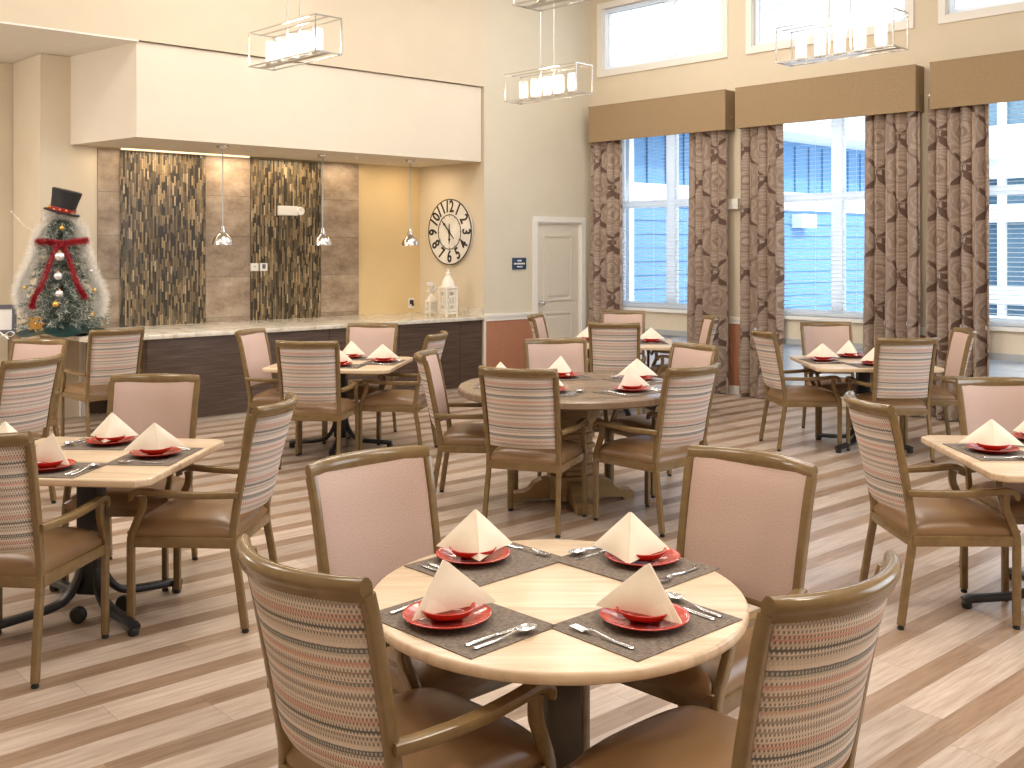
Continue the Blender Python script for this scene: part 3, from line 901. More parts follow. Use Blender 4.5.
# ------------------------------------------------------------------ chandeliers
def chandelier(loc, rz, label):
    t = thing('chandelier', label, 'chandelier', loc, rz, group='rectangular candle chandeliers')
    Lh, Wh, Hh = .48, .115, .27
    w = .0048
    b = B()
    for sx in (-1, 1):
        for sy in (-1, 1): b.box((sx*Lh, sy*Wh, Hh/2), (2*w, 2*w, Hh+2*w))
        for z in (0, Hh): b.box((sx*Lh, 0, z), (2*w, 2*Wh-2*w, 2*w))
    for sy in (-1, 1):
        for z in (0, Hh): b.box((0, sy*Wh, z), (2*Lh-2*w, 2*w, 2*w))
    b.build('frame', M['chrome'], t, smooth=0)
    b = B(); b.box((0, 0, .002), (2*Lh-.02, .05, .012))
    b.box((0, 0, Hh), (2*Lh-.02, .014, .010))
    b.build('bottom_tray', M['chrome'], t, smooth=0)
    for i in range(5):
        x = (i-2)*.165
        B().lathe([(0, .008), (.043, .008), (.045, .016), (.02, .02), (.016, .05), (0, .05)], (x, 0, 0), 18, cap=False).build('candle_cup', M['chrome'], t)
        g = B().lathe([(.042, .02), (.042, .20), (.0395, .20), (.0395, .02)], (x, 0, 0), 24, cap=False).build('candle_glass', M['candle'], t)
        B().lathe([(0, .05), (.010, .052), (.016, .085), (.018, .11), (.012, .14), (0, .155)], (x, 0, 0), 12, cap=False).build('bulb', M['bulb'], g)
    lt = light('chandelier_light', 'POINT', (0, 0, .16), 44, (1, .86, .66), .12); lt.parent = t
    for sx in (-1, 1):
        B().tube([(sx*.09, 0, .008), (sx*.09, 0, ZC-loc[2]-.02)], .0055, 8).build('hanging_rod', M['chrome'], t)
    B().box((0, 0, ZC-loc[2]-.015), (.34, .12, .03), bevel=.004).build('canopy', M['chrome'], t)
    return t
rzR = math.atan2(eR.y, eR.x)
def ch_at(lx, ly): # left end centre -> fixture centre
    return (lx+eR.x*.48, ly+eR.y*.48, 3.15)
c1 = chandelier(ch_at(-2.04, 8.43), rzR, 'chrome box chandelier above the serving counter soffit, five lit candles')
dup(c1, ch_at(.01, 10.42), rzR, 'chrome box chandelier hanging left of the first clerestory window')
dup(c1, ch_at(.09, 6.31), rzR, 'chrome box chandelier cut off by the top edge of the view')
dup(c1, ch_at(2.165, 8.235), rzR, 'chrome box chandelier before the second clerestory window')

# ------------------------------------------------------------------ wall items in the alcove
k = thing('wall_clock', 'round whitewashed clock with black numerals on the alcove side wall', 'clock', CK(.59, .002, 1.89))
fm = frame_mat(CK, .59, .002, 1.89)
def to(mw, b, par):
    bmesh.ops.transform(b.bm, matrix=Matrix.Translation(-Vector(par.location)) @ mw, verts=b.bm.verts); return b
to(fm, B().lathe([(0, 0), (.398, 0), (.405, .008), (.405, .028), (.398, .034), (0, .034)], seg=64, cap=False), k).build('clock_face', M['clock'], k)
to(fm, B().lathe([(.395, .028), (.409, .028), (.409, .037), (.395, .037), (.395, .028)], seg=64, cap=False), k).build('rim', M['bronze'], k)
to(fm, B().lathe([(.208, .033), (.218, .033), (.218, .038), (.208, .038), (.208, .033)], seg=64, cap=False), k).build('chapter_ring', M['ink'], k)
for h in range(1, 13):
    a = PI/2-h*PI/6
    r = .308
    text(str(h), .205, M['ink'], fm @ Matrix.Translation((r*math.cos(a), r*math.sin(a), .036)) @ Matrix.Rotation(a-PI/2 if h not in (4, 5, 6, 7, 8) else a+PI/2, 4, 'Z'), k, 'numeral', .002, .80, bold=.0045)
b = B()
for h in range(12):
    a = h*PI/6; b.box((.198*math.cos(a), .198*math.sin(a), .0355), (.018, .006, .003), Matrix.Rotation(a, 3, 'Z'))
to(fm, b, k).build('hour_mark', M['ink'], k, smooth=0)
def hand(ang, ln, tail, w):
    a = PI/2-math.radians(ang); rot = Matrix.Rotation(a-PI/2, 4, 'Z')
    b = B(); b.prism([(-w*.5, -tail), (w*.5, -tail), (w, 0), (w*.9, ln*.5), (w*1.9, ln*.62), (w*.8, ln*.74), (.001, ln), (-w*.8, ln*.74), (-w*1.9, ln*.62), (-w*.9, ln*.5), (-w, 0)], .038, .042)
    return b, rot
b, rot = hand(-45, .215, .12, .009); to(fm @ rot, b, k).build('minute_hand', M['ink'], k, smooth=0)
b, rot = hand(180, .15, .10, .010); to(fm @ rot, b, k).build('hour_hand', M['ink'], k, smooth=0)
to(fm, B().lathe([(0, .038), (.018, .038), (.018, .046), (0, .048)], seg=16, cap=False), k).build('hub', M['ink'], k)
# lanterns
def lantern(loc, w, hb, rz, label, dome):
    t = thing('lantern', label, 'lantern', loc, rz, group='white lanterns on the counter')
    b = B(); p = .018*w/.2; h0 = .045
    for sx in (-1, 1):
        for sy in (-1, 1):
            b.box((sx*(w/2-p/2), sy*(w/2-p/2), hb/2+.0), (p, p, hb))
    b.box((0, 0, h0), (w, w, .018)); b.box((0, 0, hb), (w*1.06, w*1.06, .022), bevel=.004)
    b.build('lantern_frame', M['lantern'], t, smooth=0)
    b = B()
    for a in range(4):
        m = Matrix.Rotation(a*PI/2, 3, 'Z')
        y = w/2-p/2
        for fx, fz, fw2, fh in ((-.22, .5, .10, .84), (.22, .5, .10, .84), (0, .12, .9, .10), (0, .88, .9, .10), (0, .34, .46, .07), (0, .66, .46, .07), (-.37, .5, .3, .06), (.37, .5, .3, .06), (0, .5, .12, .28), (-.38, .28, .08, .3), (.38, .28, .08, .3), (-.38, .72, .08, .3), (.38, .72, .08, .3)):
            c = m @ Vector((fx*w, y, h0+(hb-h0)*fz))
            b.box(c, (fw2*w, .006, fh*(hb-h0)), m)
    b.build('lattice_panel', M['lantern'], t, smooth=0)
    if dome:
        b = B(); r = w*.48
        b.lathe([(r*1.08, hb+.01), (r*1.0, hb+.035), (r*.86, hb+.075), (r*.6, hb+.115), (r*.36, hb+.135), (r*.36, hb+.165), (r*.42, hb+.168), (r*.3, hb+.185), (0, hb+.19)], seg=28, cap=False)
        b.build('lantern_roof', M['lantern'], t)
        b = B(); b.lathe([(0, hb+.185), (.012, hb+.19), (.014, hb+.205), (.005, hb+.222), (0, hb+.225)], seg=12, cap=False)
        b.build('finial', M['lantern'], t)
    else:
        b = B(); r = w*.5
        b.lathe([(r*1.06, hb+.01), (r*.8, hb+.04), (r*.35, hb+.075), (.0, hb+.08)], seg=4, rot=Matrix.Rotation(PI/4, 3, 'Z'), cap=False); b.build('lantern_roof', M['lantern'], t, smooth=20)
        b = B()
        for i in range(60):
            a = random.random()*6.28; q = random.random()
            b.ball((math.cos(a)*.045*q, math.sin(a)*.05*q+.0, hb+.10+random.random()*.11), .018, 1)
        b.build('loop_bow', M['boa'], t)
    B().lathe([(0, h0+.01), (.026, h0+.01), (.026, h0+.11), (0, h0+.112)], seg=16, cap=False).build('candle', M['napkin'], t)
    return t
lantern((-.762, 12.33, .876), .165, .345, math.radians(38), 'tall white domed lantern on the counter under the clock', True)
lantern((-.975, 12.50, .876), .105, .18, math.radians(38), 'short white lantern with pale bow left of the tall lantern', False)
# outlet, thermostats, emergency light
o = thing('wall_outlet', 'white power outlet with black plug on the golden wall', 'outlet', BK(.142, .0, .994))
fm = frame_mat(BK, .142, .001, .994)
to(fm, B().box((0, 0, .004), (.085, .125, .008), bevel=.002), o).build('cover_plate', M['white'], o, smooth=0)
to(fm, B().box((-.005, .015, .02), (.045, .05, .032), bevel=.004).box((.02, -.02, .014), (.02, .035, .02), bevel=.003), o).build('plug', M['ink'], o, smooth=0)
for s, nm, scr in ((2.224, 'thermostat with dark screen on the mosaic, right of its pair', True), (2.336, 'plain white thermostat on the mosaic, left of its pair', False)):
    o = thing('thermostat', nm, 'thermostat', BK(s, .02, 1.476), group='thermostats on the mosaic')
    fm = frame_mat(BK, s, .021, 1.476)
    to(fm, B().box((0, 0, .012), (.092, .088, .024), bevel=.004), o).build('housing', M['white'], o, smooth=0)
    to(fm, B().box((.0, .006, .0245), (.04 if scr else .03, .05 if scr else .016, .003)), o).build('screen', M['slate'] if scr else M['grey_frame'], o, smooth=0)
o = thing('emergency_light', 'white two lamp emergency light on the upper second mosaic', 'emergency light', BK(1.9, .02, 2.12))
fm = frame_mat(BK, 1.9, .021, 2.12)
to(fm, B().box((-.03, 0, .035), (.24, .11, .07), bevel=.008), o).build('housing', M['white'], o, smooth=0)
for x in (.12,):
    to(fm, B().lathe([(0, 0), (.028, .005), (.05, .06), (.045, .075), (0, .07)], (x, 0, .01), 18, cap=False), o).build('lamp_head', M['white'], o)

# ------------------------------------------------------------------ small decorated tree on the counter
TX, TY, TZ = -4.27, 9.80, .876
tr = thing('decorated_tree', 'small frosted green tree dressed as a snowman on the counter end', 'tree', (TX, TY, TZ))
B().tube([(0, 0, 0), (0, 0, 1.15)], .022, 8).build('trunk', M['bark'], tr)
def trad(z): return .40*(1-(z-.12)/1.22)**.85 if z < 1.2 else .09
b = B(); bs = B(); rg = random.Random(3)
for i in range(330):
    z = .05+1.10*(i/330)**1.12
    a = i*2.39996+rg.gauss(0, .25)
    r = trad(max(.12, z))*(.70+.40*rg.random())
    base = Vector((0, 0, z+.05)); tip = Vector((r*math.cos(a), r*math.sin(a), z+.02-.06*r))
    ax_ = (tip-base).normalized()
    for k in range(int(50+190*r)):
        t = .12+.88*rg.random(); p = base.lerp(tip, t)
        d = ax_*.8+Vector((rg.gauss(0, .6), rg.gauss(0, .6), rg.gauss(.05, .6)))
        d.normalize(); s_ = d.orthogonal().normalized()*.0034; ln = .028+.026*rg.random()
        (bs if rg.random() < .10+.30*t*t else b).tri(p-s_, p+s_, p+d*ln)
b.build('foliage', M['needles'], tr, smooth=0, normals=False)
bs.build('frosted_foliage', M['boa'], tr, smooth=0, normals=False)
def fluff(pts, r, n, mat, name, lab, cat, loc, seed, width=.0030, par=None):
    rg = random.Random(seed); b = B(); P = spline(pts, 6)
    for i in range(n):
        t = rg.random()*(len(P)-1.001); j = int(t); p = P[j].lerp(P[j+1], t-j)
        d = Vector((rg.gauss(0, 1), rg.gauss(0, 1), rg.gauss(0, 1))).normalized(); s = d.orthogonal().normalized()*width
        b.tri(p-s, p+s, p+d*r*(.6+.4*rg.random()))
    b.tube(P, r*.22, 6)
    o = b.build(name, mat, par, smooth=0, normals=False)
    if loc is not None: o.location = loc
    if lab: tag(o, lab, cat)
    return o
# white boas up both sides (camera side is roughly -y)
ax = Vector((.96, .27, 0)); fr = Vector((.36, -.93, 0)); 
def tp(h, w, f=.0): return tuple(ax*w+fr*f+Vector((0, 0, h)))
fluff([tp(1.02, -.13, .02), tp(.90, -.20, .03), tp(.72, -.24, .05), tp(.52, -.33, .04), tp(.36, -.36, .03), tp(.22, -.31, .05)], .105, 6500, M['boa'], 'feather_boa', 'white feather boa down the left side of the decorated tree', 'feather boa', (TX, TY, TZ), 1)
fluff([tp(1.02, .17, .02), tp(.88, .20, .03), tp(.70, .24, .05), tp(.52, .30, .04), tp(.36, .36, .03), tp(.20, .34, .05)], .105, 6500, M['boa'], 'feather_boa', 'white feather boa down the right side of the decorated tree', 'feather boa', (TX, TY, TZ), 2)
fluff([tp(1.10, -.12, .05), tp(1.14, 0, .10), tp(1.10, .13, .05)], .08, 2600, M['boa'], 'feather_boa', 'short white feather boa under the top hat', 'feather boa', (TX, TY, TZ), 3)
sc = thing('tinsel_scarf', 'red tinsel scarf tied round the decorated tree with two tails', 'scarf', (TX, TY, TZ))
fluff([tp(.875, -.21, .06), tp(.87, -.10, .15), tp(.855, 0, .20), tp(.87, .12, .16), tp(.885, .23, .06)], .052, 2600, M['tinsel_red'], 'neck_wrap', None, None, None, 4, .003, sc)
fluff([tp(.84, -.02, .22), tp(.66, -.09, .26), tp(.48, -.15, .31), tp(.36, -.21, .33), tp(.27, -.235, .34)], .046, 2400, M['tinsel_red'], 'scarf_tail', None, None, None, 5, .003, sc)
fluff([tp(.84, .02, .22), tp(.68, .09, .26), tp(.52, .14, .31), tp(.42, .18, .33), tp(.36, .22, .33)], .046, 2400, M['tinsel_red'], 'scarf_tail', None, None, None, 6, .003, sc)
# hat
ht = thing('top_hat', 'black top hat with red and gold band on the decorated tree', 'hat', (TX+.02, TY-.03, TZ+1.14))
ht.rotation_euler = (0, math.radians(14), 0)
B().lathe([(0, 0), (.16, .004), (.168, .012), (.16, .02), (.115, .018), (.112, .06), (.122, .14), (.135, .215), (.128, .225), (0, .222)], seg=32, cap=False).build('hat_body', M['hat'], ht)
B().lathe([(.117, .02), (.121, .02), (.124, .055), (.116, .055), (.117, .02)], seg=32, cap=False).build('hat_band', M['tinsel_red'], ht)
b = B()
for i in range(14):
    a = i*2*PI/14; b.ball((.124*math.cos(a), .124*math.sin(a), .036+.008*math.sin(i*2.3)), .012, 1)
b.build('band_berries', M['gold'], ht)
# ornaments
def bauble(h, w, f, r, mat, lab):
    p = Vector((TX, TY, TZ))+Vector(tp(h, w, f))
    o = thing('ornament', lab, 'ornament', p, group='baubles on the decorated tree')
    B().ball((0, 0, 0), r, 3).build('ball', mat, o)
    B().lathe([(0, r*1.25), (r*.28, r*1.2), (r*.3, r*.92), (0, r*.9)], seg=12, cap=False).build('cap', M['gold'], o)
bauble(.735, .0, .275, .045, M['silver'], 'topmost silver bauble on the decorated tree')
bauble(.555, -.01, .33, .04, M['silver'], 'middle silver bauble on the decorated tree')
bauble(.395, .0, .37, .036, M['silver'], 'lowest silver bauble on the decorated tree')
bauble(.30, -.03, .40, .028, M['gold'], 'gold bauble below the silver ones on the tree')
bauble(1.00, .015, .17, .022, M['gold'], 'small gold nose bauble just under the top hat')
bauble(.42, .30, .26, .016, M['gold'], 'tiny gold bauble right of the scarf tail')
bauble(.60, .27, .20, .015, M['silver'], 'tiny silver bauble on the right upper branches')
bauble(.45, -.30, .22, .015, M['gold'], 'tiny gold bauble on the left middle branches')
bauble(.20, .28, .30, .016, M['gold'], 'tiny gold bauble low on the right branches')
sk = B()
def skf(u, v):
    a = u*2*PI; r = .06+(.33+.03*math.sin(a*5))*v
    return (r*math.cos(a), r*math.sin(a), .10*(1-v)**.8+.016+.016*math.sin(a*7)*v+.012*math.sin(a*4+v*5)*(1-v))
sk.slab(skf, 60, 8, .004)
tag(sk.build('tree_skirt', M['skirt'], smooth=60, loc=(TX+.02, TY-.04, TZ)), 'dark green satin skirt around the foot of the decorated tree', 'tree skirt')
tw = thing('twig_spray', 'thin white beaded twig leaning out left of the decorated tree', 'twig', (TX-.08, TY, TZ))
B().tube(spline([(-.05, 0, .72), (-.16, 0, .95), (-.27, 0, 1.03), (-.40, .02, 1.16)], 5), .003, 5).build('twig_stem', M['boa'], tw)
b = B()
for q in ((-.16, 0, .95), (-.22, 0, 1.0), (-.27, 0, 1.03), (-.33, .01, 1.09), (-.40, .02, 1.16)): b.ball(q, .009, 1)
b.build('twig_bead', M['boa'], tw)
fw = thing('gold_flower', 'gold artificial poinsettia at the lower left of the tree', 'artificial flower', tuple(Vector((TX, TY, TZ))+Vector(tp(.12, -.20, .30))))
b = B()
for i in range(8):
    a = i*PI/4; m = Matrix.Rotation(a, 3, Vector(fr)); d = m @ Vector((0, 0, 1)); s = d.cross(fr).normalized()
    b.poly([Vector((0, 0, 0)), d*.045+s*.018, d*.085, d*.045-s*.018], tuple(fr*.004))
b.build('petal', M['gold'], fw, smooth=0)
B().ball(tuple(fr*.01), .014).build('flower_center', M['gold'], fw)
rb = thing('white_ribbon', 'white ribbon bow on the counter before the framed sign', 'ribbon', (-4.55, 9.27, .876))
b = B()
for s in (-1, 1):
    b.sweep(spline([(0, 0, .03), (s*.05, 0, .065), (s*.085, .01, .05), (s*.06, .01, .02), (0, 0, .03)], 5), [(.014, .001), (-.014, .001), (-.014, -.001), (.014, -.001)], (0, 1, 0))
    b.sweep(spline([(0, 0, .03), (s*.03, -.02, .02), (s*.06, -.05, .003)], 5), [(.012, .001), (-.012, .001), (-.012, -.001), (.012, -.001)], (0, 1, 0))
b.build('bow_loop', M['paper'], rb, smooth=40); B().ball((0, 0, .03), .012).build('knot', M['paper'], rb)
fs = thing('framed_sign', 'slate framed blank white sign standing at the left counter end', 'framed sign', (-4.83, 9.74, .876), math.radians(20))
rot = Matrix.Rotation(math.radians(-10), 3, 'X')
b = B()
for c, s in (((0, 0, .02), (.30, .02, .04)), ((0, 0, .26), (.30, .02, .04)), ((-.13, 0, .14), (.04, .02, .2)), ((.13, 0, .14), (.04, .02, .2))):
    b.box(rot @ Vector(c), s, rot)
b.build('sign_frame', M['slate'], fs, smooth=0)
B().box(rot @ Vector((0, .003, .14)), (.235, .008, .215), rot).build('sign_sheet', M['paper'], fs, smooth=0)
B().box(Vector((0, .125, .105)), (.05, .008, .22), Matrix.Rotation(math.radians(28), 3, 'X')).build('easel_back', M['slate'], fs, smooth=0)

# ------------------------------------------------------------------ dining chairs (sitter faces local +y)
def lerp_tab(tab, z):
    if z <= tab[0][0]: return tab[0][1]
    for (a, fa), (b_, fb) in zip(tab, tab[1:]):
        if z <= b_: return fa+(fb-fa)*(z-a)/(b_-a)
    return tab[-1][1]
YT = [(.40, -.218), (.55, -.234), (.70, -.258), (.85, -.290), (.95, -.316), (.99, -.330)]
XT = [(.40, .220), (.55, .223), (.85, .230), (.99, .234)]
def ypost(z): return lerp_tab(YT, z)
def xpost(z): return lerp_tab(XT, z)
def sag(z): return .048+.028*max(0, min(1, (z-.5)/.45))
def make_chair(arms=True):
    t = thing('dining_chair', '', 'chair', group='dining chairs')
    fm_ = M['frame_wood']
    sec = rrect(.027, .034, .006)
    for s in (-1, 1):
        P = spline([(s*.232, -.275, .018), (s*.225, -.245, .22), (s*.220, -.218, .40), (s*.223, -.234, .55), (s*.230, -.290, .85), (s*.233, -.316, .952)], 5)
        lg = B().sweep(P, sec).build('back_leg', fm_, t)
        B().lathe([(0, 0), (.014, 0), (.016, .004), (.015, .012), (.009, .016), (.009, .021), (0, .021)], (s*.232, -.276, 0), 12, cap=False).build('foot_glide', M['rubber'], lg)
        P = spline([(s*.246, .238, .018), (s*.246, .238, .20), (s*.246, .238, .38), (s*.247, .230, .425), (s*.249, .206, .485), (s*.251, .186, .53), (s*.252, .182, .565), (s*.252, .187, .594)], 5)
        if not arms: P = spline([(s*.246, .238, .018), (s*.246, .238, .20), (s*.246, .238, .41)], 4)
        lg = B().sweep(P, sec).build('front_leg', fm_, t)
        B().lathe([(0, 0), (.014, 0), (.016, .004), (.015, .012), (.009, .016), (.009, .021), (0, .021)], (s*.246, .238, 0), 12, cap=False).build('foot_glide', M['rubber'], lg)
        P = spline([(s*.234, -.247, .603), (s*.248, -.17, .602), (s*.256, -.03, .600), (s*.256, .10, .606), (s*.254, .17, .612), (s*.253, .205, .610), (s*.253, .224, .600), (s*.253, .231, .584), (s*.253, .228, .572)], 5)
        if not arms: continue
        n = len(P); scl = [1.0]*n
        for i in range(n): scl[i] = 1.0 if i < n-10 else 1.0-.12*(i-(n-10))/9
        B().sweep(P, rrect(.040, .028, .007), scale=scl).build('armrest', fm_, t)
    # seat frame
    b = B()
    for s in (-1, 1): b.bar((s*.226, -.222, .388), (s*.243, .236, .388), .026, .046, bevel=.004)
    b.box((0, .236, .388), (.47, .026, .046), bevel=.004); b.box((0, -.224, .388), (.43, .026, .046), bevel=.004)
    b.build('seat_frame', fm_, t, smooth=35)
    # cushion
    def cush(u, v):
        x = (u-.5)*2; y = (v-.5)*2
        hx = .225+.022*(v); 
        e = (1-abs(x)**4.)*(1-abs(y)**4.)
        return (x*hx, .015+y*.242-(.012*(1-x*x) if y < -.9 else 0)+.012*(1-x*x)*max(0, y), .432+.058*e**.45+.012*(1-x*x)*(1-y*y))
    b = B(); nu = 18
    top = [[b.bm.verts.new(cush(i/nu, j/nu)) for j in range(nu+1)] for i in range(nu+1)]
    for i in range(nu):
        for j in range(nu): b.bm.faces.new((top[i][j], top[i+1][j], top[i+1][j+1], top[i][j+1]))
    ring = [top[i][0] for i in range(nu)]+[top[nu][j] for j in range(nu)]+[top[i][nu] for i in range(nu, 0, -1)]+[top[0][j] for j in range(nu, 0, -1)]
    low = [b.bm.verts.new((v.co.x*.985, v.co.y*.985, .405)) for v in ring]
    m = len(ring)
    for i in range(m): b.bm.faces.new((ring[i], low[i], low[(i+1) % m], ring[(i+1) % m]))
    b.bm.faces.new(low)
    b.build('seat', M['vinyl'], t, smooth=60)
    # backrest: plain front and striped back
    z0, z1 = .520, .952
    def front(u, v):
        z = z0+(z1-z0)*v; x = (u-.5)*2
        e = (1-abs(x)**8)*(1-abs(2*v-1)**8)
        return (x*(xpost(z)-.016), ypost(z)-sag(z)*(1-x*x)+.006+.012*e, z)
    def back(u, v):
        z = z0-.012+(z1-z0+.012)*v; x = (.5-u)*2
        e = (1-abs(x)**8)*(1-abs(2*v-1)**10)
        return (x*(xpost(z)-.016), ypost(z)-sag(z)*(1-x*x)-.008-.016*e, z)
    uvf = lambda u, v: (u*.44, v*.4)
    bb = B().slab(lambda u, v: front(1-u, v), 20, 14, .008, uvf).build('backrest', M['pink'], t, smooth=60)
    B().slab(lambda u, v: back(1-u, v), 24, 18, .008, uvf).build('back_upholstery', M['stripe'], bb, smooth=60)
    # crest rail with rolled top
    prof = [(.012, .938), (.015, .960), (.011, .977), (-.001, .989), (-.014, .991), (-.026, .985), (-.032, .974), (-.031, .963), (-.025, .957), (-.021, .951), (-.019, .938)]
    b = B(); rings = []
    n = 22
    for i in range(n+1):
        x = -1+2*i/n; X = x*.240
        yb = ypost(.95)-.078*(1-x*x)
        kx = 1-.22*max(0, abs(x)-.9)/.1
        rings.append([b.bm.verts.new((X, yb+dy*kx, z)) for dy, z in prof])
    mm = len(prof)
    for i in range(n):
        for j in range(mm): b.bm.faces.new((rings[i][j], rings[i][(j+1) % mm], rings[i+1][(j+1) % mm], rings[i+1][j]))
    b.bm.faces.new(list(reversed(rings[0]))); b.bm.faces.new(rings[-1])
    b.build('crest_rail', fm_, t, smooth=50)
    b = B(); 
    P = [(x*.208, ypost(.52)-.048*(1-x*x)+.002, .520) for x in [-1+2*i/14 for i in range(15)]]
    b.sweep(P, rrect(.020, .016, .004), (0, 0, 1)); b.build('lower_back_rail', fm_, t)
    return t
CH = [
 ('T1a', -0.251, 2.570, 315.5, 'chair with large striped back at the near left of the front round table'),
 ('T1b', -0.255, 3.232, 223.1, 'chair showing its pink back panel at the far left of the front round table'),
 ('T1c', 0.568, 3.242, 134.8, 'chair showing its pink back panel at the far right of the front round table'),
 ('T1d', 0.474, 2.456, 41.6, 'armless chair with large striped back at the near right of the front round table'),
 ('T2a', 0.143, 6.358, 340.1, 'striped back chair pushed in at the front left of the round oak pedestal table'),
 ('T2b', 0.862, 6.403, 42.4, 'striped back chair angled in at the front right of the round oak pedestal table'),
 ('T2c', -0.230, 6.908, 265.6, 'chair seen from its side at the left of the round oak pedestal table'),
 ('T2d', 0.393, 7.635, 190.7, 'pink backed chair behind the round oak pedestal table, facing the camera'),
 ('T2e', 1.040, 7.324, 119.5, 'pink backed chair at the far right of the round oak pedestal table'),
 ('T3a', -1.909, 8.748, 257.1, 'chair with pale pink back at the left side of the table before the counter'),
 ('T3b', -1.519, 8.142, 354.6, 'striped back chair at the near side of the square table before the counter'),
 ('T3c', -1.351, 9.285, 169.6, 'pink backed chair between the counter and the square table before it'),
 ('T3d', -0.954, 8.591, 79.8, 'chair at the right side of the square table before the counter'),
 ('T4a', -1.949, 5.326, 179.7, 'pale pink backed chair behind the square table at the left edge'),
 ('T4b', -1.422, 4.793, 84.7, 'armchair seen from its side at the right of the left square table'),
 ('T4c', -2.028, 4.262, 353.9, 'striped chair cut by the left edge before the left square table'),
 ('T5a', -3.365, 6.712, 70.9, 'striped back chair at the left edge, beyond the left square table'),
 ('T5b', -3.688, 7.587, 165.0, 'pink backed chair partly hidden by a striped chair before the decorated tree'),
 ('CC', -3.657, 9.215, 45.2, 'striped back chair drawn up to the counter end right of the tree'),
 ('T6a', 2.473, 8.852, 274.8, 'striped chair seen side on at the left of the table by the curtains'),
 ('T6b', 2.977, 9.455, 182.3, 'pink backed chair under the second window behind the table by the curtains'),
 ('T6c', 3.062, 8.404, 3.7, 'striped back chair at the near side of the table by the curtains'),
 ('T6d', 3.554, 8.935, 82.6, 'chair turned side on at the right of the table by the curtains'),
 ('T7a', 1.985, 4.815, 272.1, 'striped armchair standing alone in view left of the right edge table'),
 ('T7b', 2.604, 5.182, 179.5, 'pink backed chair behind the right edge table, cut by the frame'),
 ('T8a', 1.018, 10.050, 349.6, 'striped back chair at the near side of the far table under the first window'),
 ('T8b', 1.218, 11.255, 175.9, 'pink backed chair nearest the first window behind the far table'),
 ('T8c', 0.582, 10.781, 257.0, 'chair at the left of the far table, in front of the door'),
 ('T8d', 1.687, 10.559, 88.9, 'chair at the right of the far table, in front of the second curtain'),
]
proto = make_chair()
for i, (nm, x, y, dg, lab) in enumerate(CH):
    if i == 0:
        proto.location = (x, y, 0); proto.rotation_euler.z = math.radians(dg); proto['label'] = lab
    else:
        dup(armless if nm == 'T1d' else proto, (x, y, 0), math.radians(dg), lab) if nm != 'T1d' else None
        if nm == 'T1d':
            armless = make_chair(False); armless.location = (x, y, 0); armless.rotation_euler.z = math.radians(dg); armless['label'] = lab
CP = {c[0]: c for c in CH}

# ------------------------------------------------------------------ tables
TT = .72
def square_top(t, w):
    c = .05
    h = w/2
    pts = [(-h+c, -h), (h-c, -h), (h, -h+c), (h, h-c), (h-c, h), (-h+c, h), (-h, h-c), (-h, -h+c)]
    B().prism(pts, TT-.033, TT, .008).build('table_top', M['maple'], t, smooth=40)
def cross_base(t, ang, span, casters):
    b = B(); b.box((0, 0, .39), (.10, .10, .60), bevel=.01); b.build('pedestal', M['black'], t, smooth=35)
    B().box((0, 0, TT-.033-.012), (.42, .42, .022), bevel=.004).build('top_plate', M['black'], t, smooth=0)
    for i in range(4):
        a = ang+i*PI/2; d = Vector((math.cos(a), math.sin(a), 0)); up = Vector((0, 0, 1))
        P = spline([d*.03+up*.30, d*.06+up*.17, d*.12+up*.085, d*.20+up*.058, d*.32+up*.048, d*(span-.03)+up*.042, d*span+up*.034], 4)
        lg = B().sweep(P, rrect(.052, .034, .012), (-math.sin(a), math.cos(a), 0)).build('base_leg', M['black'], t)
        B().lathe([(0, 0), (.020, 0), (.024, .006), (.024, .026), (.012, .036), (0, .036)], d*(span-.015), 14, cap=False).build('foot_glide', M['rubber'], lg)
    if casters:
        for i in range(2):
            a = ang+PI/4+PI+i*PI/2; d = Vector((math.cos(a), math.sin(a), 0))
            w = B(); w.lathe([(0, -.018), (.030, -.018), (.037, -.011), (.037, .011), (.030, .018), (0, .018)], d*.15+Vector((0, 0, .037)), 20, Matrix.Rotation(PI/2, 3, 'X'), cap=False)
            w.build('caster', M['rubber'], t)
def sq_table(x, y, w, deg, ang, span, lab, casters=False):
    t = thing('dining_table', lab, 'table', (x, y, 0), math.radians(deg), group='square pale wood dining tables')
    square_top(t, w); cross_base(t, ang, span, casters)
    return t
sq_table(-1.95, 4.80, .95, -4.5, math.radians(50), .44, 'square pale wood table with wheeled black base at the left edge', True)
sq_table(2.555, 4.85, .96, -2.5, math.radians(3), .44, 'square pale wood table on black base at the right edge')
sq_table(-1.45, 8.77, 1.05, -6, math.radians(6), .43, 'square pale wood table on black cross base before the counter')
sq_table(2.99, 8.82, 1.02, -2, math.radians(46), .43, 'square pale wood table on black base before the curtains')
sq_table(1.15, 10.66, .98, -8, math.radians(8), .43, 'square pale wood table farthest back under the first window')
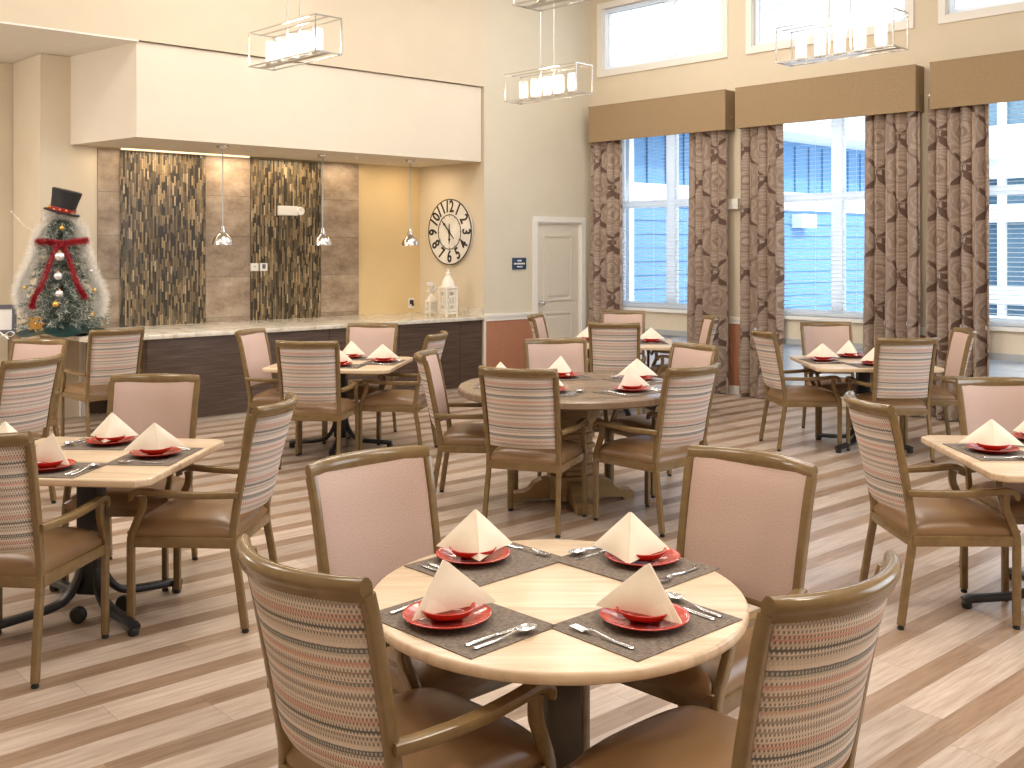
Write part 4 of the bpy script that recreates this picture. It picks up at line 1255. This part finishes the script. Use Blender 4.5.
# front round table
ft = thing('dining_table', 'round pale wood table set for four, nearest the camera', 'table', (.125, 2.885, 0))
b = B(); N = 72
pr = [(0, -.031), (.985, -.031), (.9965, -.026), (1., -.0165), (.998, -.007), (.992, -.0015), (.983, 0)]
b.lathe(pr, seg=96, cap=False)
N = 96; b.bm.faces.new([v for v in b.bm.verts if abs(v.co.z) < 1e-6])
for v in b.bm.verts: v.co = Vector((v.co.x*.522, v.co.y*.545, v.co.z+TT))
b.build('table_top', M['maple'], ft, smooth=50)
b = B(); b.box((0, 0, .36), (.105, .105, .64), Matrix.Rotation(math.radians(24), 3, 'Z'), bevel=.012); b.build('pedestal', M['bronze'], ft, smooth=35)
B().box((0, 0, TT-.05), (.40, .40, .026), bevel=.004).build('top_plate', M['bronze'], ft, smooth=0)
for i in range(4):
    a = math.radians(0)+i*PI/2; d = Vector((math.cos(a), math.sin(a), 0)); up = Vector((0, 0, 1))
    lg = B().sweep(spline([d*.02+up*.10, d*.10+up*.075, d*.22+up*.055, d*.36+up*.04, d*.40+up*.034], 4), rrect(.06, .036, .01), (-math.sin(a), math.cos(a), 0)).build('base_leg', M['bronze'], ft)
    B().lathe([(0, 0), (.02, 0), (.024, .006), (.024, .02), (.01, .03), (0, .03)], d*.375, 14, cap=False).build('foot_glide', M['rubber'], lg)
# round oak pedestal table
ot = thing('dining_table', 'large round oak table on carved pedestal in the middle of the room', 'table', (.40, 6.95, 0), math.radians(8))
b = B(); b.lathe([(0, .712), (.745, .712), (.762, .722), (.762, .755), (.752, .765), (0, .765)], seg=72, cap=False); b.build('table_top', M['oak'], ot, smooth=35)
b = B()
z = .13; k = 0
for z0, z1, w in ((.10, .18, .17), (.18, .215, .145), (.215, .25, .158), (.25, .285, .142), (.285, .32, .158), (.32, .355, .142), (.355, .39, .158), (.39, .425, .142), (.425, .46, .158), (.46, .495, .142), (.495, .56, .165), (.56, .62, .19), (.62, .68, .215), (.68, .712, .30)):
    N = 8; b.prism([(w*math.cos(PI/8+i*PI/4), w*math.sin(PI/8+i*PI/4)) for i in range(N)], z0, z1, .006)
b.build('pedestal', M['oak_gold'], ot, smooth=35)
for i in range(4):
    a = i*PI/2-PI/2; b = B()
    pr = [(.08, 0), (.36, 0), (.41, .0), (.42, .02), (.42, .05), (.40, .062), (.33, .066), (.29, .085), (.26, .125), (.21, .15), (.16, .155), (.08, .16)]
    pr = [(.08, .018), (.34, .018), (.35, 0), (.415, .0), (.42, .02), (.42, .05), (.40, .062), (.33, .066), (.29, .085), (.26, .125), (.21, .15), (.16, .155), (.08, .16)]
    d = Vector((math.cos(a), math.sin(a), 0)); sd = Vector((-math.sin(a), math.cos(a), 0))*.10
    b.poly([d*r+Vector((0, 0, z))-sd*.5 for r, z in pr], sd)
    b.build('pedestal_foot', M['oak_gold'], ot, smooth=0)
B().prism([(.17*math.cos(i*PI/4+PI/8), .17*math.sin(i*PI/4+PI/8)) for i in range(8)], .02, .10).build('pedestal_plinth', M['oak_gold'], ot, smooth=0)

# ------------------------------------------------------------------ place settings
def grp(o, g): o['group'] = g; return o
def mk_mat():
    b = B(); b.box((0, 0, .0012), (.41, .30, .0024)); return b.build('placemat', M['mat'], smooth=0)
def mk_plate():
    t = thing('dinner_plate', '', 'plate')
    B().lathe([(0, .004), (.06, .003), (.066, 0), (.070, .003), (.080, .009), (.110, .018), (.1145, .0205), (.1150, .0225), (.1125, .0235), (.106, .0215), (.078, .0125), (.068, .0085), (0, .008)], seg=48, cap=False).build('plate_body', M['red'], t, smooth=60)
    return t
def mk_bowl():
    t = thing('sauce_bowl', '', 'bowl')
    B().lathe([(0, .002), (.03, 0), (.036, .001), (.040, .005), (.062, .013), (.072, .026), (.0735, .030), (.071, .031), (.067, .028), (.058, .016), (.036, .009), (0, .008)], seg=40, cap=False).build('bowl_body', M['red'], t, smooth=60)
    return t
def mk_napkin(half):
    """two folded panels meeting at a front crease, open behind; crease foot at the origin"""
    ln = .235 if half < .5 else (.185 if half < .9 else .16); hs, hc = math.sin(half), math.cos(half)
    def panel(b, s, inner):
        A = Vector((0, .108 if half < .9 else .075, .108)); F = Vector((0, 0, -.022 if half < .9 else -.010)); Rr = Vector((s*ln*hs, ln*hc, -.012))
        if inner: A = A+Vector((0, .010, -.006)); F = F+Vector((s*.012, .016, .004)); Rr = Rr+Vector((-s*.010, .006, .001))
        def fn(u, v):
            lo = F.lerp(Rr, u); p = lo.lerp(A, v)
            w = math.sin(PI*u)*math.sin(PI*min(1, v*1.1))*(1-v)
            p = p+(Rr-F).cross(A-F).normalized()*s*(.010*w)
            p.z += .006*math.sin(PI*u)*(1-v)
            return p
        n = 10; m = 9
        if s < 0: b.slab(lambda u, v: fn(u*.999+.0005, v*.985), n, m, .0022)
        else: b.slab(lambda u, v: fn((1-u)*.999+.0005, v*.985), n, m, .0022)
    t = thing('folded_napkin', '', 'napkin')
    b = B(); panel(b, 1, False); panel(b, -1, False); b.build('outer_fold', M['napkin'], t, smooth=50)
    b = B(); panel(b, 1, True); panel(b, -1, True); b.build('inner_fold', M['napkin'], t, smooth=50)
    return t
def outline(pts, ny=0):
    return pts+[(-x, y) for x, y in reversed(pts) if abs(x) > 1e-6]
def bend(b, fn):
    for v in b.bm.verts: v.co.z += fn(v.co.y)
    return b
def strip(prof, th, fn):
    """symmetric outline (half width, y) built as a ladder so that it can bend"""
    b = B(); rows = []
    for w, y in prof:
        rows.append([b.bm.verts.new((x, y, z)) for x, z in ((-w*.8, 0), (-w*.4, th*.9), (w*.4, th*.9), (w*.8, 0), (w*.4, -th*.4), (-w*.4, -th*.4))])
    for a, c in zip(rows, rows[1:]):
        for j in range(6): b.bm.faces.new((a[j], a[(j+1) % 6], c[(j+1) % 6], c[j]))
    b.bm.faces.new(list(reversed(rows[0]))); b.bm.faces.new(rows[-1])
    return bend(b, fn)
hz = lambda y: .004+.008*math.exp(-((y-.03)/.035)**2)
def mk_fork():
    t = thing('fork', '', 'fork')
    prof = [(.004, -.10), (.0085, -.094), (.009, -.08), (.006, -.04), (.0035, 0), (.003, .025), (.004, .035), (.010, .046), (.0125, .056)]
    strip(prof, .003, hz).build('handle', M['steel'], t, smooth=50)
    b = B()
    for i in range(4): b.bar(((i-1.5)*.0068, .053, .005), ((i-1.5)*.0066, .098, .009), .0042, .0022)
    b.build('tine', M['steel'], t, smooth=0)
    return t
def mk_spoon():
    t = thing('spoon', '', 'spoon')
    prof = [(.004, -.10), (.0085, -.094), (.009, -.08), (.006, -.04), (.0035, 0), (.003, .03), (.004, .038)]
    strip(prof, .003, hz).build('handle', M['steel'], t, smooth=50)
    def fn(u, v):
        r = v; a = u*2*PI; w = .021*(1-.12*math.sin(a))
        return (w*r*math.cos(a), .068+.033*r*math.sin(a), .005+.009*r*r)
    B().slab(fn, 22, 5, .0012).build('spoon_bowl', M['steel'], t, smooth=60)
    return t
def mk_knife():
    t = thing('table_knife', '', 'knife')
    prof = [(.005, -.11), (.0085, -.105), (.0095, -.09), (.0075, -.04), (.0065, -.01), (.005, -.004)]
    strip(prof, .004, lambda y: .003).build('handle', M['steel'], t, smooth=50)
    b = B(); b.prism([(-.005, -.004), (.006, -.004), (.0095, .02), (.0095, .08), (.006, .10), (-.001, .108), (-.0045, .10), (-.005, .05)], .001, .0028); b.build('blade', M['steel'], t, smooth=0)
    return t
def tagm(o, cat): o['category'] = cat; o['label'] = ''; return o
PR = dict(mat=tagm(mk_mat(), 'placemat'), plate=mk_plate(), bowl=mk_bowl(), napkin=mk_napkin(math.radians(40)), shut=mk_napkin(math.radians(21)), wide=mk_napkin(math.radians(63)), fork=mk_fork(), knife=mk_knife(), spoon=mk_spoon())
used = set()
def put(kind, loc, rz, label, group):
    o = PR[kind]
    if kind in used: o = dup(o, loc, rz, label)
    else:
        used.add(kind); o.location = loc; o.rotation_euler.z = rz; o['label'] = label
    o['group'] = group
    return o
# (plate x, plate y, table height, sitter facing deg, napkin yaw, napkin foot offset, phrase)
SET = [
 (-.167, 2.662, TT, 315, -42, None, 'the near left place of the front round table', 'front round table', (-.135, 2.669)),
 (-.120, 3.190, TT, 224, 8, None, 'the far left place of the front round table', 'front round table', (-.075, 3.165)),
 (.400, 3.170, TT, 134, -10, None, 'the far right place of the front round table', 'front round table', (.372, 3.145)),
 (.340, 2.650, TT, 42, 42, None, 'the near right place of the front round table', 'front round table', (.344, 2.652)),
 (.24, 6.60, .765, 340, 20, None, 'the front left place of the round oak table', 'round oak table', None),
 (.765, 6.64, .765, 43, 10, None, 'the front right place of the round oak table', 'round oak table', None),
 (-.09, 6.97, .765, 265, -30, None, 'the leftmost place of the round oak table', 'round oak table', None),
 (.36, 7.36, .765, 190, 35, None, 'the far left place of the round oak table', 'round oak table', None),
 (.87, 7.18, .765, 122, 5, None, 'the far right place of the round oak table', 'round oak table', None),
 (-1.42, 8.47, TT, 353, 10, None, 'the near side of the table before the counter', 'table before the counter', None),
 (-1.42, 9.08, TT, 172, -25, None, 'the far side of the table before the counter', 'table before the counter', None),
 (-1.09, 8.76, TT, 80, 12, None, 'the right side of the table before the counter', 'table before the counter', None),
 (-1.975, 5.09, TT, 177, -20, None, 'the far side of the left edge table', 'left edge table', None),
 (-1.65, 4.79, TT, 86, 12, None, 'the right side of the left edge table', 'left edge table', None),
 (-2.02, 4.50, TT, 353, -20, None, 'the near side of the left edge table', 'left edge table', None),
 (-2.36, 4.83, TT, 266, 15, None, 'the left side of the left edge table', 'left edge table', None),
 (2.655, 8.84, TT, 274, 8, None, 'the left side of the table by the curtains', 'table by the curtains', None),
 (3.00, 9.16, TT, 182, 40, None, 'the far side of the table by the curtains', 'table by the curtains', None),
 (2.99, 8.52, TT, 5, 0, None, 'the near side of the table by the curtains', 'table by the curtains', None),
 (2.27, 4.89, TT, 271, 8, None, 'the left side of the right edge table', 'right edge table', None),
 (2.615, 5.16, TT, 181, -10, None, 'the far side of the right edge table', 'right edge table', None),
 (1.43, 10.62, TT, 90, 5, None, 'the right side of the farthest table', 'farthest table', None),
 (.80, 10.80, TT, 256, -5, None, 'the left side of the farthest table', 'farthest table', None),
]
NF = {0: (-.250, 2.610), 1: (-.098, 3.105), 2: (.345, 3.075), 3: (.425, 2.580)}
for i, (x, y, h, dg, ny, _, ph, tb, mc) in enumerate(SET):
    a = math.radians(dg); f = Vector((-math.sin(a), math.cos(a), 0)); rt = Vector((math.cos(a), math.sin(a), 0))
    m = Vector((x, y, 0))+f*.0
    mcx = Vector((mc[0], mc[1], 0)) if mc else m
    p0 = Vector((x, y, h)); pm = Vector((mcx.x, mcx.y, h))
    put('mat', pm+Vector((0, 0, .0004*(1+i % 3))), a, 'dark woven placemat at '+ph, 'placemats')
    zz = .0036
    put('plate', p0+Vector((0, 0, zz)), a, 'red dinner plate at '+ph, 'red dinner plates')
    put('bowl', p0+Vector((0, 0, zz+.0095)), a, 'small red bowl on the plate at '+ph, 'small red bowls')
    shut = i in (0, 3, 5, 9, 14)
    wide = i in (8, 11, 13, 16, 19, 21, 22)
    if shut and i not in NF: ny = -42+ny*.3 if i % 2 else 42+ny*.3
    turn = math.atan2(y, x)-PI/2 if i not in NF else 0.
    nyr = math.radians(ny)+turn
    if i in NF: nx, nyy = NF[i]
    else:
        bd = Vector((-math.sin(nyr), math.cos(nyr))); nx, nyy = (x-bd.x*(.05 if wide else .085), y-bd.y*(.05 if wide else .085)) if not shut else (x+math.cos(turn)*(-.083 if ny < 0 else .085)+math.sin(turn)*.055, y-math.cos(turn)*.055+math.sin(turn)*(-.083 if ny < 0 else .085))
    put('shut' if shut else 'wide' if wide else 'napkin', (nx, nyy, h+.045), nyr, 'ivory napkin folded into a peak at '+ph, 'folded napkins')
    put('fork', pm-rt*.165+Vector((0, 0, .003)), a+.05, 'steel fork at '+ph, 'forks')
    put('knife', pm+rt*.145+Vector((0, 0, .003)), a-.03, 'steel table knife at '+ph, 'table knives')
    put('spoon', pm+rt*.178+f*-.01+Vector((0, 0, .003)), a-.08, 'steel spoon at '+ph, 'spoons')
